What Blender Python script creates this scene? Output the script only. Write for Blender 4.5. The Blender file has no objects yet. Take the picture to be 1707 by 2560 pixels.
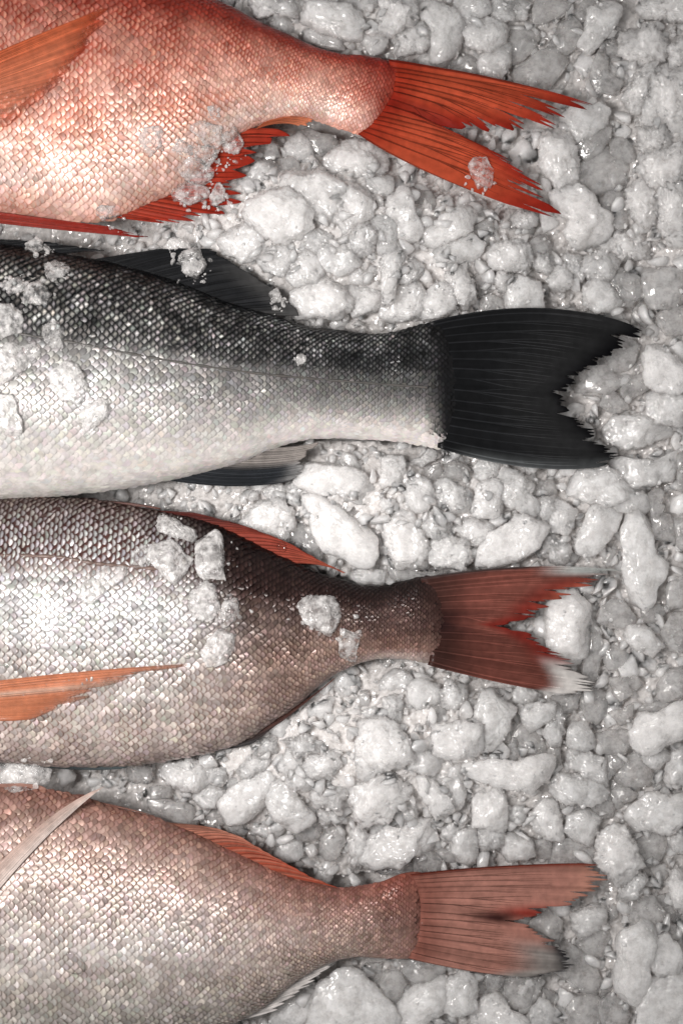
import bpy, math, random
import numpy as np
from mathutils import Matrix, Vector

# ------------------------------------------------------------------ camera, light, exposure
K = 0.0002                      # metres for one photograph pixel
CX, CY, H = 853.5, 1280.0, 3555.6   # picture centre and camera height, in those pixels
sc = bpy.context.scene
cam = bpy.data.cameras.new('camera')
cam.sensor_fit = 'VERTICAL'; cam.sensor_height = 36.0; cam.sensor_width = 24.0
cam.lens = 50.0; cam.clip_start = 0.01; cam.clip_end = 20.0
cam.dof.use_dof = True; cam.dof.focus_distance = (H - 110) * K; cam.dof.aperture_fstop = 4.0
cam_ob = bpy.data.objects.new('camera', cam); sc.collection.objects.link(cam_ob)
cam_ob.location = (0, 0, H * K)
sc.camera = cam_ob

world = bpy.data.worlds.new('World'); sc.world = world; world.use_nodes = True
bg = world.node_tree.nodes['Background']
bg.inputs[0].default_value = (1.0, 0.97, 0.955, 1); bg.inputs[1].default_value = 0.27

def area(name, px, py, pz, tx, ty, sx, sy, power, col):
    l = bpy.data.lights.new(name, 'AREA'); l.shape = 'RECTANGLE'
    l.size = sx * K; l.size_y = sy * K; l.energy = power; l.color = col
    o = bpy.data.objects.new(name, l); sc.collection.objects.link(o)
    p = Vector(((px - CX) * K, (CY - py) * K, pz * K)); t = Vector(((tx - CX) * K, (CY - ty) * K, 0))
    o.location = p; o.rotation_euler = (t - p).to_track_quat('-Z', 'Y').to_euler()
    return o
area('stall_lamp', -650, 1250, 3000, 800, 1250, 700, 1300, 1.5, (1.0, 0.955, 0.925)).data.spread = math.radians(95)

sc.view_settings.view_transform = 'Standard'; sc.view_settings.look = 'None'
sc.view_settings.exposure = 0.15; sc.view_settings.gamma = 1.0
sc.view_settings.use_curve_mapping = False
sc.render.engine = 'CYCLES'
cy = sc.cycles
cy.use_denoising = True
cy.use_adaptive_sampling = True; cy.adaptive_threshold = 0.02; cy.adaptive_min_samples = 20
cy.max_bounces = 16; cy.diffuse_bounces = 8; cy.glossy_bounces = 4; cy.transmission_bounces = 14; cy.transparent_max_bounces = 7
cy.caustics_reflective = False; cy.caustics_refractive = True; cy.blur_glossy = 1.0
cy.sample_clamp_indirect = 4.0

# crop id -> (offset x, offset y, scale); ice outlines are listed in those crops, one lump a line: crop, layer, points
CROPS = {'A': (1280, 0, .2723), 'B': (1280, 320, .2723), 'C': (560, 0, .4592), 'D': (560, 320, .2723), 'E': (960, 460, .2723),
         'F': (1380, 640, .2085), 'G': (1380, 1040, .2085), 'H': (560, 1100, .2723), 'I': (960, 1100, .2723), 'J': (1380, 1440, .2085),
         'K': (900, 1640, .3189), 'L': (300, 1840, .3827), 'M': (880, 1900, .3316), 'N': (1380, 1840, .2085), 'O': (1300, 2200, .2596),
         'P': (680, 2380, .4209), 'R': (853, 1220, .5446), 'S': (0, 1880, .5446), 'T': (853, 1880, .5446), 'U': (853, 0, .5446),
         'V': (0, 0, .5446), 'W': (0, 560, .5446), 'X': (0, 1220, .5446)}
LUMPS = """
A2 700,90 890,10 955,30 990,125 890,265 725,468 635,395 628,365 690,230
A1 575,85 650,15 760,10 760,150 640,190
A1 990,340 1130,262 1290,255 1400,350 1420,440 1390,580 1290,590 1150,540 1010,480
A1 1170,30 1250,-20 1600,-20 1600,180 1350,150 1220,120
A0 880,560 1010,490 1140,520 1330,600 1160,680 1100,790 940,720
A2 1240,880 1330,620 1600,640 1600,1175 1220,1175
A2 1040,880 1160,680 1330,600 1300,800 1200,970 1120,1000
A2 1450,470 1590,310 1650,640 1450,610
A1 860,380 960,360 1005,440 990,510 880,510
A1 860,330 900,270 970,240 1000,280 960,360
A1 40,640 330,450 400,470 490,490 470,590 350,790 60,740
A1 350,400 440,220 540,150 650,260 640,380 500,470
A0 0,250 70,260 230,330 190,440 100,520 0,560
A1 180,80 260,-20 500,-20 530,60 500,140 380,160 260,200 190,170
A1 0,10 110,-10 165,80 110,160 20,160
A1 740,680 800,460 850,460 870,560 880,660 1010,740 930,830 770,790
A2 485,1060 600,990 780,965 860,1000 830,1130 700,1250 560,1260 470,1180
B1 600,60 720,0 890,0 870,120 790,220 710,285 640,220
B2 265,130 400,30 500,80 580,260 595,470 550,580 440,530 330,380 280,300
B2 380,640 460,590 620,580 710,650 770,730 880,800 870,950 790,1050 680,1090 560,1040 500,920 530,830 430,760
B0 640,370 720,260 860,190 920,220 1000,300 1050,400 1000,520 850,580 680,540 600,440
B1 900,120 1010,80 1100,140 1130,260 1040,310 920,230
B2 1170,110 1200,0 1440,0 1400,200 1300,260 1190,210
B2 1140,330 1220,250 1400,220 1600,90 1600,520 1360,520 1240,470
B2 1360,560 1600,500 1600,1040 1450,1020 1370,900
B1 1060,600 1180,440 1340,540 1350,760 1220,900 1080,720
B0 840,640 1000,560 1080,700 1060,900 900,940 830,800
B1 0,750 210,790 220,860 140,910 0,890
B1 160,1050 260,990 330,1040 360,1175 150,1175
B1 0,1050 80,1040 140,1130 140,1200 0,1200
B0 1000,950 1170,950 1240,1080 1250,1175 900,1175 830,1080
C2 440,60 480,15 600,20 720,60 740,110 720,185 650,195 540,150 450,110
C2 150,-10 400,-10 425,60 390,85 290,70 190,85
C2 860,20 900,-10 1015,-10 1030,95 985,135 900,190 860,150
C1 745,110 850,100 890,190 860,260 800,285 750,210
C2 905,190 1000,140 1060,125 1130,170 1130,220 1070,265 960,275
C2 1060,60 1150,25 1240,55 1300,150 1280,240 1210,290 1130,300 1140,170
C1 1060,300 1140,220 1270,250 1220,340 1200,375 1090,360
C2 1300,130 1380,100 1500,120 1545,160 1520,220 1430,255 1340,230
C1 1240,50 1270,-10 1420,-10 1440,60 1380,110 1290,130
C1 1430,30 1480,0 1568,10 1568,100 1470,100
C1 1400,290 1450,240 1550,240 1555,330 1500,410 1390,390
C1 230,90 330,75 375,140 360,190 280,150
C1 400,140 520,150 620,190 640,260 520,240 420,200
C0 860,290 970,280 970,320 920,340
C0 1230,340 1290,300 1380,330 1390,400 1240,390
C1 600,0 720,-10 850,-5 850,60 760,80 680,40
D1 540,240 620,90 700,40 800,170 780,260 660,280
D1 720,40 800,10 900,60 1010,60 1020,160 900,230 800,170
D2 980,300 1050,200 1200,130 1380,170 1460,260 1440,370 1380,480 1260,500 1150,440 1000,400
D1 380,240 420,120 480,170 500,260 400,300
D1 520,300 600,260 680,320 690,390 560,390
D1 210,440 320,320 420,300 500,380 520,480 380,560 230,560
D3 600,470 720,420 860,380 980,470 1060,560 1050,650 990,760 990,860 860,810 700,700 590,600
D3 1040,700 1110,580 1200,515 1330,580 1350,680 1340,810 1240,950 1110,960 1010,860
D3 340,650 440,550 560,580 680,680 760,780 780,960 680,1060 520,1000 330,920 190,800
D2 120,900 260,870 380,940 440,1060 340,1170 200,1190 30,1130 0,1000
D3 330,1180 500,1070 650,1100 630,1210 540,1330 400,1300
D3 780,960 880,940 990,990 960,1080 880,1130 720,1080
D3 890,1130 1030,1020 1120,1030 1250,1160 1240,1240 1080,1310 940,1260
D3 1110,1020 1320,860 1365,1000 1340,1100 1260,1160 1150,1100
D3 640,1210 780,1130 890,1150 940,1290 900,1380 700,1430 620,1350
D3 660,1450 880,1370 1080,1330 1170,1460 1150,1590 1050,1740 900,1680 720,1710 660,1600
D2 1160,1330 1330,1240 1430,1330 1340,1430 1180,1410
D1 1090,1620 1180,1600 1150,1700 1080,1700
D1 770,1680 850,1640 940,1700 930,1820 820,1830
D2 1150,1450 1350,1430 1440,1550 1380,1680 1200,1700
D1 1300,500 1440,420 1540,450 1530,640 1380,640
D2 1360,850 1450,800 1568,900 1568,1150 1420,1120
E2 60,120 170,40 240,110 250,230 340,390 300,460 200,510 70,440 20,300
E2 350,440 500,340 650,230 770,210 820,290 780,400 680,470 540,550 370,540
E1 380,620 600,530 780,480 880,560 820,680 700,720 520,740 400,700
E2 980,640 1060,540 1230,520 1300,580 1330,700 1270,770 1100,770 990,740
E2 1000,880 1060,780 1140,780 1185,850 1160,950 1070,980
E2 600,820 640,730 730,710 770,830 820,930 800,1080 760,1130 690,1080 620,930
E2 1110,980 1200,850 1340,850 1420,960 1440,1110 1300,1150 1150,1150 1100,1060
E2 1370,740 1420,660 1530,650 1568,720 1540,820 1440,800
E2 380,1000 560,910 680,970 720,1080 600,1150 420,1240 330,1180
E2 150,700 260,660 350,770 340,850 210,910 110,880
E3 0,560 130,560 180,650 110,850 100,1020 0,1060
E1 1170,300 1240,250 1390,280 1390,360 1330,400 1190,370
E1 1330,600 1380,490 1490,480 1540,600 1480,650 1380,680
E0 840,860 900,760 1000,800 990,960 880,1000
E1 900,1060 980,1010 1120,1090 1090,1180 960,1190
E0 820,180 920,160 940,260 900,340 830,320
E0 250,120 420,80 460,220 380,390 290,300
E0 810,420 960,340 1030,480 950,560 850,520
E2 100,920 330,880 390,960 380,1110 300,1190 60,1250 0,1200 0,1080
F2 350,60 420,0 720,0 770,120 720,270 610,310 480,250 390,190
F2 410,400 480,300 640,320 740,440 815,570 750,690 540,640 400,560
F1 730,200 830,160 950,200 1080,340 1080,420 980,490 980,600 860,560 700,360
F2 110,60 180,0 330,0 390,160 330,270 240,240
F2 0,90 120,70 240,200 220,330 130,400 0,380
F1 1140,130 1300,160 1600,150 1600,560 1400,600 1200,590 1130,400
F2 1130,1180 1240,1010 1330,1060 1410,1190 1600,1330 1600,1560 1420,1610 1170,1500
F2 1150,1620 1300,1610 1600,1720 1600,1980 1350,2000 1130,1930 1180,1800
F0 570,1260 700,1060 960,1030 1000,1110 930,1300 830,1380 690,1370
F1 270,1480 480,1330 640,1330 720,1420 840,1440 830,1560 650,1620 300,1620
F1 840,1640 870,1480 1060,1430 1160,1450 1150,1570 1060,1650 900,1720
F1 620,1640 720,1620 850,1740 900,1820 740,1880 600,1790
F0 990,1290 1130,1200 1140,1380 1050,1420 980,1350
F1 1250,700 1400,610 1600,620 1600,900 1380,930 1290,790
F0 980,690 1080,560 1200,640 1230,740 1120,830 1000,760
G2 660,150 780,30 1000,20 1340,100 1370,230 1100,330 860,370 720,290
G2 750,740 740,560 860,500 980,540 1180,560 1450,430 1500,600 1460,740 1200,800 1000,830 850,800
G2 170,820 250,700 420,660 640,640 740,720 860,820 1010,850 1040,900 900,1000 620,1050 450,990 180,900
G2 640,1040 860,960 1040,880 1150,1030 1110,1160 960,1150 820,1130
G2 320,1500 440,1210 510,1100 700,1080 820,1150 760,1310 700,1440 620,1560 480,1620 350,1600
G2 860,1480 900,1320 920,1180 1080,1170 1200,1300 1190,1500 1240,1660 1350,1750 1340,1900 1230,2010 1210,2200 1090,2270 980,2220 930,2010 880,1760
G2 0,1000 130,1050 280,1150 250,1290 180,1400 0,1350
G2 0,1430 80,1440 210,1560 215,1620 180,1750 0,1740
G1 1170,950 1240,870 1340,900 1300,1060 1390,1080 1380,1180 1200,1180
G1 180,1650 290,1640 330,1690 260,1760 190,1750
G0 630,1750 700,1580 800,1640 800,1750 720,1820
G1 1200,1200 1400,1180 1480,1300 1440,1500 1230,1440
G1 1500,500 1640,420 1640,900 1520,860
G1 1480,1250 1640,1150 1640,1600 1500,1560
H2 720,290 800,230 1060,240 1180,290 1330,380 1360,460 1310,540 1190,560 1060,510 830,470 710,400
H3 740,560 830,500 930,510 1040,590 1120,710 1280,800 1350,880 1360,980 1310,1110 1190,1110 1080,1030 930,980 830,760
H2 180,780 330,600 480,560 570,630 660,720 590,800 550,910 420,890 200,810
H1 360,470 500,400 580,440 570,560 440,560
H1 590,440 640,380 760,480 690,570 600,580
H1 560,910 620,800 740,790 880,900 900,1060 850,1080 700,1000
H1 1340,900 1440,920 1540,1070 1480,1140 1350,1100
H1 1060,200 1110,120 1200,150 1240,260 1150,270
H0 1060,560 1230,560 1260,600 1180,700 1100,650
H1 250,560 240,500 300,480 320,540
H1 1100,1240 1240,1200 1460,1200 1440,1330 1250,1310
I2 180,460 300,330 380,350 410,420 470,470 430,570 330,640 200,550
I2 0,150 150,160 190,280 220,370 160,430 0,460
I2 470,430 560,380 700,440 770,560 770,640 600,660 480,560
I1 500,320 560,240 700,200 780,260 760,340 640,380
I1 820,250 920,190 1090,220 1070,330 960,360 860,360
I2 1080,420 1130,300 1240,300 1360,420 1340,500 1420,560 1400,650 1270,640 1130,570
I2 830,600 880,420 1060,390 1080,560 1110,690 960,700 850,680
I3 1000,880 1180,750 1440,710 1470,800 1390,960 1260,1040 1110,1120 930,1110 880,1030
I3 400,980 560,920 740,920 800,1000 790,1080 700,1160 460,1110
I3 0,800 150,680 280,740 380,940 440,1070 380,1150 150,1140 80,1060
I2 330,760 460,650 640,720 620,880 480,900 370,880
I2 640,780 850,700 1000,830 1000,950 850,1030 760,900
I2 1400,560 1560,530 1568,760 1480,760 1430,680
I2 1400,960 1470,790 1568,830 1568,1100 1470,1060
I1 1380,400 1500,370 1568,390 1568,510 1420,500
I1 370,260 500,220 540,300 460,400 390,340
I1 180,200 330,160 400,90 500,150 360,230
I2 0,540 110,570 130,640 0,640
I1 840,1100 1090,1100 1000,1190 880,1170
I1 60,1100 240,1130 380,1170 660,1200 400,1260 100,1280
R2 960,560 1000,500 1070,490 1120,560 1140,660 1130,740 1080,800 990,790 965,700
J0 420,360 520,600 590,800 600,1000 560,1200 480,1280 380,1100 430,700
J1 570,540 620,400 720,290 850,350 980,500 900,600 740,610
J3 890,720 1060,580 1120,600 1190,720 1300,820 1180,920 1080,890 920,790
J3 985,1870 1100,1690 1300,1690 1420,1620 1600,1555 1600,2010 1440,2000 1330,2075 1180,2090 1030,2040
J2 0,1540 100,1560 110,1720 160,1850 60,2000 0,1980
J2 190,1900 250,1760 400,1790 520,2000 400,2100 200,2050
J0 320,1520 500,1380 620,1420 640,1650 560,1760 420,1720
J1 700,1650 950,1560 960,1700 820,1780
J1 500,1930 700,1870 960,1880 1000,1990 850,2150 620,2100
J1 1030,1600 1130,1540 1400,1500 1400,1610 1100,1690
J0 600,830 800,850 900,930 880,1080 700,1100 610,1000
J1 880,1240 980,1200 1090,1270 1040,1330 900,1400
J1 1080,360 1280,350 1340,440 1250,560 1100,540
J1 370,180 460,210 480,290 400,350
J1 20,1450 330,1440 300,1560 200,1650 20,1600
J1 1300,1300 1400,1130 1600,1100 1600,1450 1400,1500 1270,1450
J1 1330,700 1420,500 1600,400 1600,850 1400,900
J1 1380,100 1600,20 1600,350 1400,380
J1 690,1250 900,1230 930,1420 830,1490 730,1400
K3 0,720 40,560 150,510 290,580 350,680 350,800 300,860 140,870 90,940 0,980
M3 20,300 40,190 200,60 330,60 390,150 400,270 240,430 80,460
K3 555,700 580,570 780,550 930,570 930,740 850,780 680,780 570,760
K3 920,450 970,330 1050,280 1130,370 1200,430 1150,560 1010,720 940,690
K2 1260,440 1340,390 1510,380 1500,470 1420,540 1340,590 1290,540
K2 180,400 200,350 270,310 320,370 320,470 280,550 190,530
K2 640,290 700,210 810,220 835,300 800,400 720,440 640,400
K1 800,440 830,350 930,350 940,400 860,510
K3 870,830 960,800 1040,830 1200,840 1400,800 1480,810 1505,900 1440,1010 1330,1060 1200,1020 1000,980 880,920
K0 1200,500 1270,480 1400,620 1450,770 1260,850 1230,700 1190,640
K1 940,770 1070,720 1200,690 1240,740 1200,850 1060,820
K2 1430,600 1500,490 1568,470 1568,690 1500,700
K1 170,200 240,120 360,130 400,220 300,310 180,290
K1 340,260 500,180 620,250 600,400 450,460 350,400
K1 490,520 600,420 690,450 650,560 520,560
K1 1190,300 1260,240 1400,300 1430,340 1300,380 1210,350
K1 360,640 500,640 560,760 650,830 560,920 380,870
M2 650,100 800,70 850,160 820,340 750,380 680,250
K1 0,260 60,280 60,400 0,420
K1 30,440 120,400 160,440 140,510 40,500
K1 1490,720 1568,700 1568,860 1520,880
K1 400,560 470,540 500,580 460,650 400,620
L2 290,270 340,190 440,170 560,190 580,280 500,360 380,340
L3 690,480 680,420 830,280 930,250 985,310 930,450 860,530 720,550
L3 970,400 1010,330 1090,310 1150,420 1250,520 1190,600 1090,600 1000,500
L3 1050,230 1110,90 1180,180 1270,310 1200,350 1110,310
L1 200,430 330,430 460,470 540,560 500,590 350,560 230,510
L2 480,390 600,330 680,370 680,440 560,470
L1 700,290 760,280 790,310 750,360 700,340
L1 880,620 1000,550 1080,610 1000,680
L1 700,560 760,540 800,600 760,625
L1 1210,740 1260,710 1290,760 1250,810
L1 1320,640 1440,600 1470,690 1380,840 1310,760
L1 1040,700 1170,680 1190,790 1100,820 1020,780
L2 570,200 680,240 690,290 640,340 580,310
L2 760,230 880,140 980,150 940,240 820,270
L1 900,40 1010,20 1020,110 940,130
L2 1060,30 1200,10 1310,50 1280,110 1150,130
L3 1200,160 1400,110 1420,200 1360,280 1260,280
L3 1260,330 1440,270 1490,350 1440,460 1300,450
L2 1250,500 1420,480 1480,570 1330,570
L1 1130,600 1300,570 1310,680 1180,680
L0 560,510 680,480 690,560 580,620
L0 200,340 330,330 320,400 220,410
L0 50,220 200,210 180,310 70,290
M2 100,740 210,560 300,480 480,470 640,470 685,520 660,610 530,680 370,770 200,800
M3 520,130 640,190 720,300 755,370 720,420 650,470 600,380 530,270
M2 290,400 370,310 460,310 490,400 470,460 320,460
M3 0,560 60,530 150,640 140,700 40,830 0,820
M2 920,400 950,240 1130,210 1145,300 1155,430 1140,540 1000,500 930,510
M2 930,620 950,530 1090,520 1140,570 1130,640 1010,690
M2 760,650 810,540 920,500 940,660 940,740 880,815 800,780
M2 1130,660 1170,580 1280,560 1380,650 1370,720 1190,770 1140,710
M1 1170,380 1240,350 1320,360 1320,450 1250,480 1180,430
M2 1350,420 1440,320 1520,310 1568,380 1568,590 1480,590 1400,540
M2 150,510 230,430 280,440 220,560 160,600
M1 680,500 780,430 900,450 800,540 740,610 690,560
M0 620,700 740,650 780,760 670,770
M1 470,740 590,680 670,770 670,840 480,840
M1 1380,620 1500,600 1490,740 1390,740
M1 130,820 260,800 460,780 440,840 250,860
M1 940,790 1040,700 1080,810 940,820
N2 200,250 260,180 390,140 480,250 640,290 650,500 580,570 440,520 350,420 210,360
N2 0,560 70,460 240,460 390,520 560,600 630,650 590,740 440,810 200,770 30,700
N1 160,780 350,790 390,870 330,940 210,980 100,900
N2 180,1150 230,980 430,920 570,1000 550,1120 480,1290 380,1290
N3 580,1360 600,1270 700,1180 790,1150 880,1190 950,1270 1030,1550 1000,1640 880,1770 800,1750 640,1580 580,1480
N3 940,960 1060,800 1170,740 1300,740 1370,770 1520,735 1600,800 1600,1060 1400,1130 1250,1110 1040,1120 970,1010
N1 790,530 900,290 1050,220 1180,400 1210,500 1130,590 950,610
N2 1090,270 1150,170 1400,150 1400,280 1220,400 1110,310
N2 1370,400 1440,220 1600,100 1640,590 1380,530
N1 650,230 830,220 860,370 780,470 680,500 650,400
N1 660,700 790,620 960,640 1020,700 920,790 800,860 690,800
N1 480,850 580,760 690,770 760,870 720,960 560,990
N1 990,1350 1020,1190 1280,1190 1350,1270 1340,1450 1230,1530 1050,1520
N2 1440,1250 1470,1150 1600,1140 1640,1400 1450,1360
N2 920,1760 1020,1650 1130,1730 1080,1850 1010,1950 800,1960 840,1800
O2 1440,60 1480,-40 1620,-100 1640,330 1500,250
N1 20,1300 200,1250 460,1290 490,1420 490,1520 0,1530
N0 1200,1560 1350,1560 1400,1700 1250,1750
N0 1230,560 1300,480 1380,560 1390,680 1290,740 1220,640
N0 1400,580 1600,650 1600,720 1400,740
O1 1060,350 1080,240 1170,200 1280,195 1340,270 1410,400 1380,500 1240,480 1090,490
O3 970,580 1080,540 1210,450 1280,520 1290,600 1250,750 1230,870 1240,1000 1200,1150 1080,1180 980,1120 940,950 980,780
O3 1240,620 1310,570 1390,530 1500,650 1535,800 1480,930 1340,940 1260,870 1230,760
O3 1240,1080 1290,980 1600,930 1640,1420 1170,1420 1180,1220
O2 480,370 560,300 740,260 840,290 820,370 690,500 590,540 520,480
O0 350,660 440,630 560,700 700,840 745,960 720,1080 620,1080 480,980 350,900
O0 560,620 640,520 780,480 880,560 880,700 780,740 650,760
O2 80,1300 190,1150 240,1180 330,1290 345,1420 80,1420
O1 0,970 190,950 160,1100 60,1260 0,1290
O1 480,1250 520,1150 740,1140 780,1260 780,1420 480,1420
O1 780,1190 870,1120 980,1150 1030,1270 1010,1420 800,1420
O0 210,1050 330,1090 340,1200 250,1180
O1 80,440 260,310 380,400 350,560 200,500
O1 840,300 900,240 940,330 880,400
O0 1290,180 1400,140 1460,230 1350,260
O0 1350,250 1500,260 1560,400 1480,430 1400,380
O1 1410,500 1450,420 1510,440 1480,520
O0 800,980 930,970 950,1110 780,1140
P2 260,330 300,220 380,150 510,140 640,260 730,400 720,450 230,450
P2 740,330 850,230 1000,170 1035,240 1030,360 960,380 900,440 760,430
P2 1050,200 1110,150 1200,140 1205,300 1200,410 1100,370 1045,340
P1 770,60 1020,60 1010,130 870,190 800,150
P1 640,180 680,130 760,130 800,210 740,340 680,300
P1 1270,150 1360,150 1370,220 1290,270
P1 1380,180 1568,170 1520,350 1430,350
P2 1210,380 1260,300 1350,260 1410,350 1500,400 1500,450 1210,450
P1 20,350 150,260 270,240 260,330 220,420 20,420
P0 560,80 650,70 640,140 600,180 560,130
P0 400,110 500,90 520,140 420,150
P0 1205,150 1280,150 1260,280 1210,300
"""
# ice lying on the fish: crop, clearness (0 milky, 1 clear, 2 water drop), points, then what sets it apart
CHIPS = """
V1 870,600 930,570 1010,580 1020,640 960,670 900,650|frosty ice chip above the red fish's anal fin, between two smaller chips
V1 1030,640 1080,600 1120,660 1090,705 1035,690|angular clear ice chip hanging over the front of the red anal fin
V1 905,690 980,680 995,720 960,755 910,740|small round ice chip in the middle of the ice column on red belly
V1 820,760 900,730 975,780 970,840 900,850 830,820|wide frosty ice chip beside the spread rays of the red anal fin
V1 800,880 850,840 950,860 960,900 860,940 810,920|pinkish ice chip lowest in the ice column on the red belly
V1 650,600 740,590 740,650 690,710 640,660|faint melting ice chip alone on the red fish's belly scales
V1 950,495 990,480 1010,510 970,535|tiny sparkling ice bead topmost of the chips on the red belly
V1 970,900 1000,835 1030,870 1030,920 970,940|jagged ice crumb lying across the red anal fin rays
V1 430,960 540,950 545,985 470,1005|wet ice sliver at the lowest edge of the red fish's belly
V1 800,690 830,640 880,660 870,700|small wet ice crumb tucked against the faint melting chip
U1 575,770 620,730 665,720 690,790 680,850 620,860|clear ice crystal on the lower lobe of the red tail
W0 -20,380 60,375 105,440 100,490 -20,520|rounded ice chip at the picture edge on the dark fish's flank
W1 110,300 180,260 240,330 240,370 120,360|grey ice chip over the black back scales near picture edge
W1 200,470 260,450 300,530 290,575 220,550|thin ice chip ending where the dark fish's lateral line starts
W0 -20,580 80,560 140,650 60,700 -20,745|large white ice chip below the rounded chip at picture edge
W1 120,560 160,550 185,590 140,640|small tongue of ice between two larger chips on dark fish
W0 240,700 300,640 360,650 390,740 370,820 280,800|tall translucent ice chip standing out on the silver flank
W0 370,870 450,810 500,805 520,840 440,930 390,980|slanted ice chip lowest and furthest along the silver flank
W0 -20,790 60,800 100,900 90,980 -20,1000|smooth white ice chip at picture edge above the pale belly
W2 910,780 940,768 975,790 970,822 930,825|round water drop on the middle of the silver flank
W2 1010,805 1040,800 1055,835 1025,870|bright teardrop of water just behind the round drop
W1 830,170 850,120 910,120 945,200 910,250 850,215|dark clear ice crystal lying on the black dorsal fin
W0 750,110 790,70 860,80 870,120 770,145|pale ice crumb at the top edge of the black dorsal fin
W1 120,90 170,65 205,110 180,135 130,130|small ice crumb perched on the dark fish's back edge
W1 1230,320 1270,300 1295,345 1260,372|tiny ice crystal near the trailing edge of the black dorsal fin
W1 10,270 90,240 130,290 50,330|wet ice film over black scales in the upper picture corner of the fish
W1 200,180 300,170 320,230 240,260|grainy wet ice on the ridge of the dark fish's back
W0 1360,600 1390,595 1392,640 1365,645|tiny white fleck of ice on the dark rear flank
X0 690,140 750,125 880,190 900,240 820,230 740,200|long frosty ice chip on the darker bream's upper back
X0 700,270 780,250 880,330 840,400 830,450 760,400 690,330|broad ice chip in the middle of the cluster on bream's back
X0 900,250 990,210 1015,240 1030,330 1030,440 960,440 910,370|tall ice chip beside the dark brown patch of the bream
X0 880,480 930,425 980,460 1005,560 930,610 880,560|smooth white oval ice pebble on the darker bream
X1 1010,590 1050,490 1090,520 1085,600 1040,650|clear ice chip touching the white oval pebble
X0 960,700 1020,650 1080,700 1040,800 960,810 930,750|frosty ice chip lowest in the cluster near orange fin tip
X1 370,440 480,370 570,370 560,420 480,480 420,530 370,500|thin wet ice chip below the bream's dark lateral line
X0 1370,520 1450,480 1520,510 1560,580 1510,680 1440,640 1380,560|large triangular ice chip on the bream's narrowing rear body
R1 0,640 50,635 80,690 60,790 0,780|wet ice chip at the start of the bream's narrow tail stalk
X2 1265,260 1290,245 1320,265 1310,290 1275,285|water drop on the upper part of bream's red dorsal fin
X2 1405,365 1430,345 1470,365 1455,390 1415,388|water drop at the foot of bream's red dorsal fin
X2 10,830 40,795 75,810 70,850 30,860|water drop on silver scales just above the orange fin
X2 440,760 462,735 485,765 470,800|narrow water drop above the orange fin's middle
X1 620,290 690,270 700,340 620,360|frosty crumb at the front of the ice cluster on bream's back
S1 0,120 50,60 170,50 230,80 210,140 120,170 40,160|glassy clear ice lump wedged between the two breams
S2 465,560 490,540 525,555 520,590 480,595|small water drop on the paler bream's upper flank
S2 270,960 340,910 400,980 350,1030|large water drop on the paler bream's lower flank
"""

# ------------------------------------------------------------------ helpers
rng = np.random.default_rng(7)
random.seed(7)
COL = sc.collection

def W(p):                                   # pixel space (y down, z up) -> metres
    p = np.asarray(p, float)
    return np.stack([(p[..., 0] - CX) * K, (CY - p[..., 1]) * K, p[..., 2] * K], -1)

def U(pt, z):                               # where a thing seen at pt stands when it lies at height z
    f = 1 - z / H
    pt = np.asarray(pt, float)
    return np.stack([CX + (pt[..., 0] - CX) * f, CY + (pt[..., 1] - CY) * f], -1)

_perm = np.random.default_rng(3).permutation(512)
_grad = np.random.default_rng(4).normal(size=(512, 3)); _grad /= np.linalg.norm(_grad, axis=1)[:, None]
def noise(p, seed=0):
    p = np.asarray(p, float) + seed * 17.31
    i = np.floor(p).astype(int); f = p - i
    u = f * f * f * (f * (f * 6 - 15) + 10)
    out = np.zeros(len(p))
    for dx in (0, 1):
        for dy in (0, 1):
            for dz in (0, 1):
                h = _perm[(_perm[(_perm[(i[:, 0] + dx) & 511] + i[:, 1] + dy) & 511] + i[:, 2] + dz) & 511]
                g = _grad[h]
                d = g[:, 0] * (f[:, 0] - dx) + g[:, 1] * (f[:, 1] - dy) + g[:, 2] * (f[:, 2] - dz)
                w = (u[:, 0] if dx else 1 - u[:, 0]) * (u[:, 1] if dy else 1 - u[:, 1]) * (u[:, 2] if dz else 1 - u[:, 2])
                out += d * w
    return out * 1.5

def mesh_obj(name, verts, faces, mat, parent=None, base=(0, 0, 0), cols=None, smooth=True, flip=True):
    """verts in metres; faces an int array (n,3|4) or a list; y is mirrored by W, so faces are flipped"""
    me = bpy.data.meshes.new(name)
    v = np.asarray(verts, float) - np.asarray(base)
    if isinstance(faces, np.ndarray):
        n, k = faces.shape
        f = faces[:, ::-1] if flip else faces
        me.vertices.add(len(v)); me.vertices.foreach_set('co', np.ascontiguousarray(v, np.float32).ravel())
        me.loops.add(n * k); me.loops.foreach_set('vertex_index', np.ascontiguousarray(f, np.int32).ravel())
        me.polygons.add(n); me.polygons.foreach_set('loop_start', np.arange(0, n * k, k, dtype=np.int32))
        me.update(calc_edges=True)
    else:
        me.from_pydata(v.tolist(), [], [list(f)[::-1] if flip else list(f) for f in faces]); me.update()
    if smooth:
        me.polygons.foreach_set('use_smooth', np.ones(len(me.polygons), bool))
    if cols is not None:
        a = me.color_attributes.new('tint', 'FLOAT_COLOR', 'POINT')
        c = np.ones((len(v), 4), np.float32); c[:, :np.shape(cols)[1]] = cols
        a.data.foreach_set('color', c.ravel())
    me.materials.append(mat)
    o = bpy.data.objects.new(name, me); COL.objects.link(o)
    if parent is not None:
        o.parent = parent
    return o

def tag(o, label, cat, group=None):
    o['label'] = label; o['category'] = cat
    if group: o['group'] = group

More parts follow.
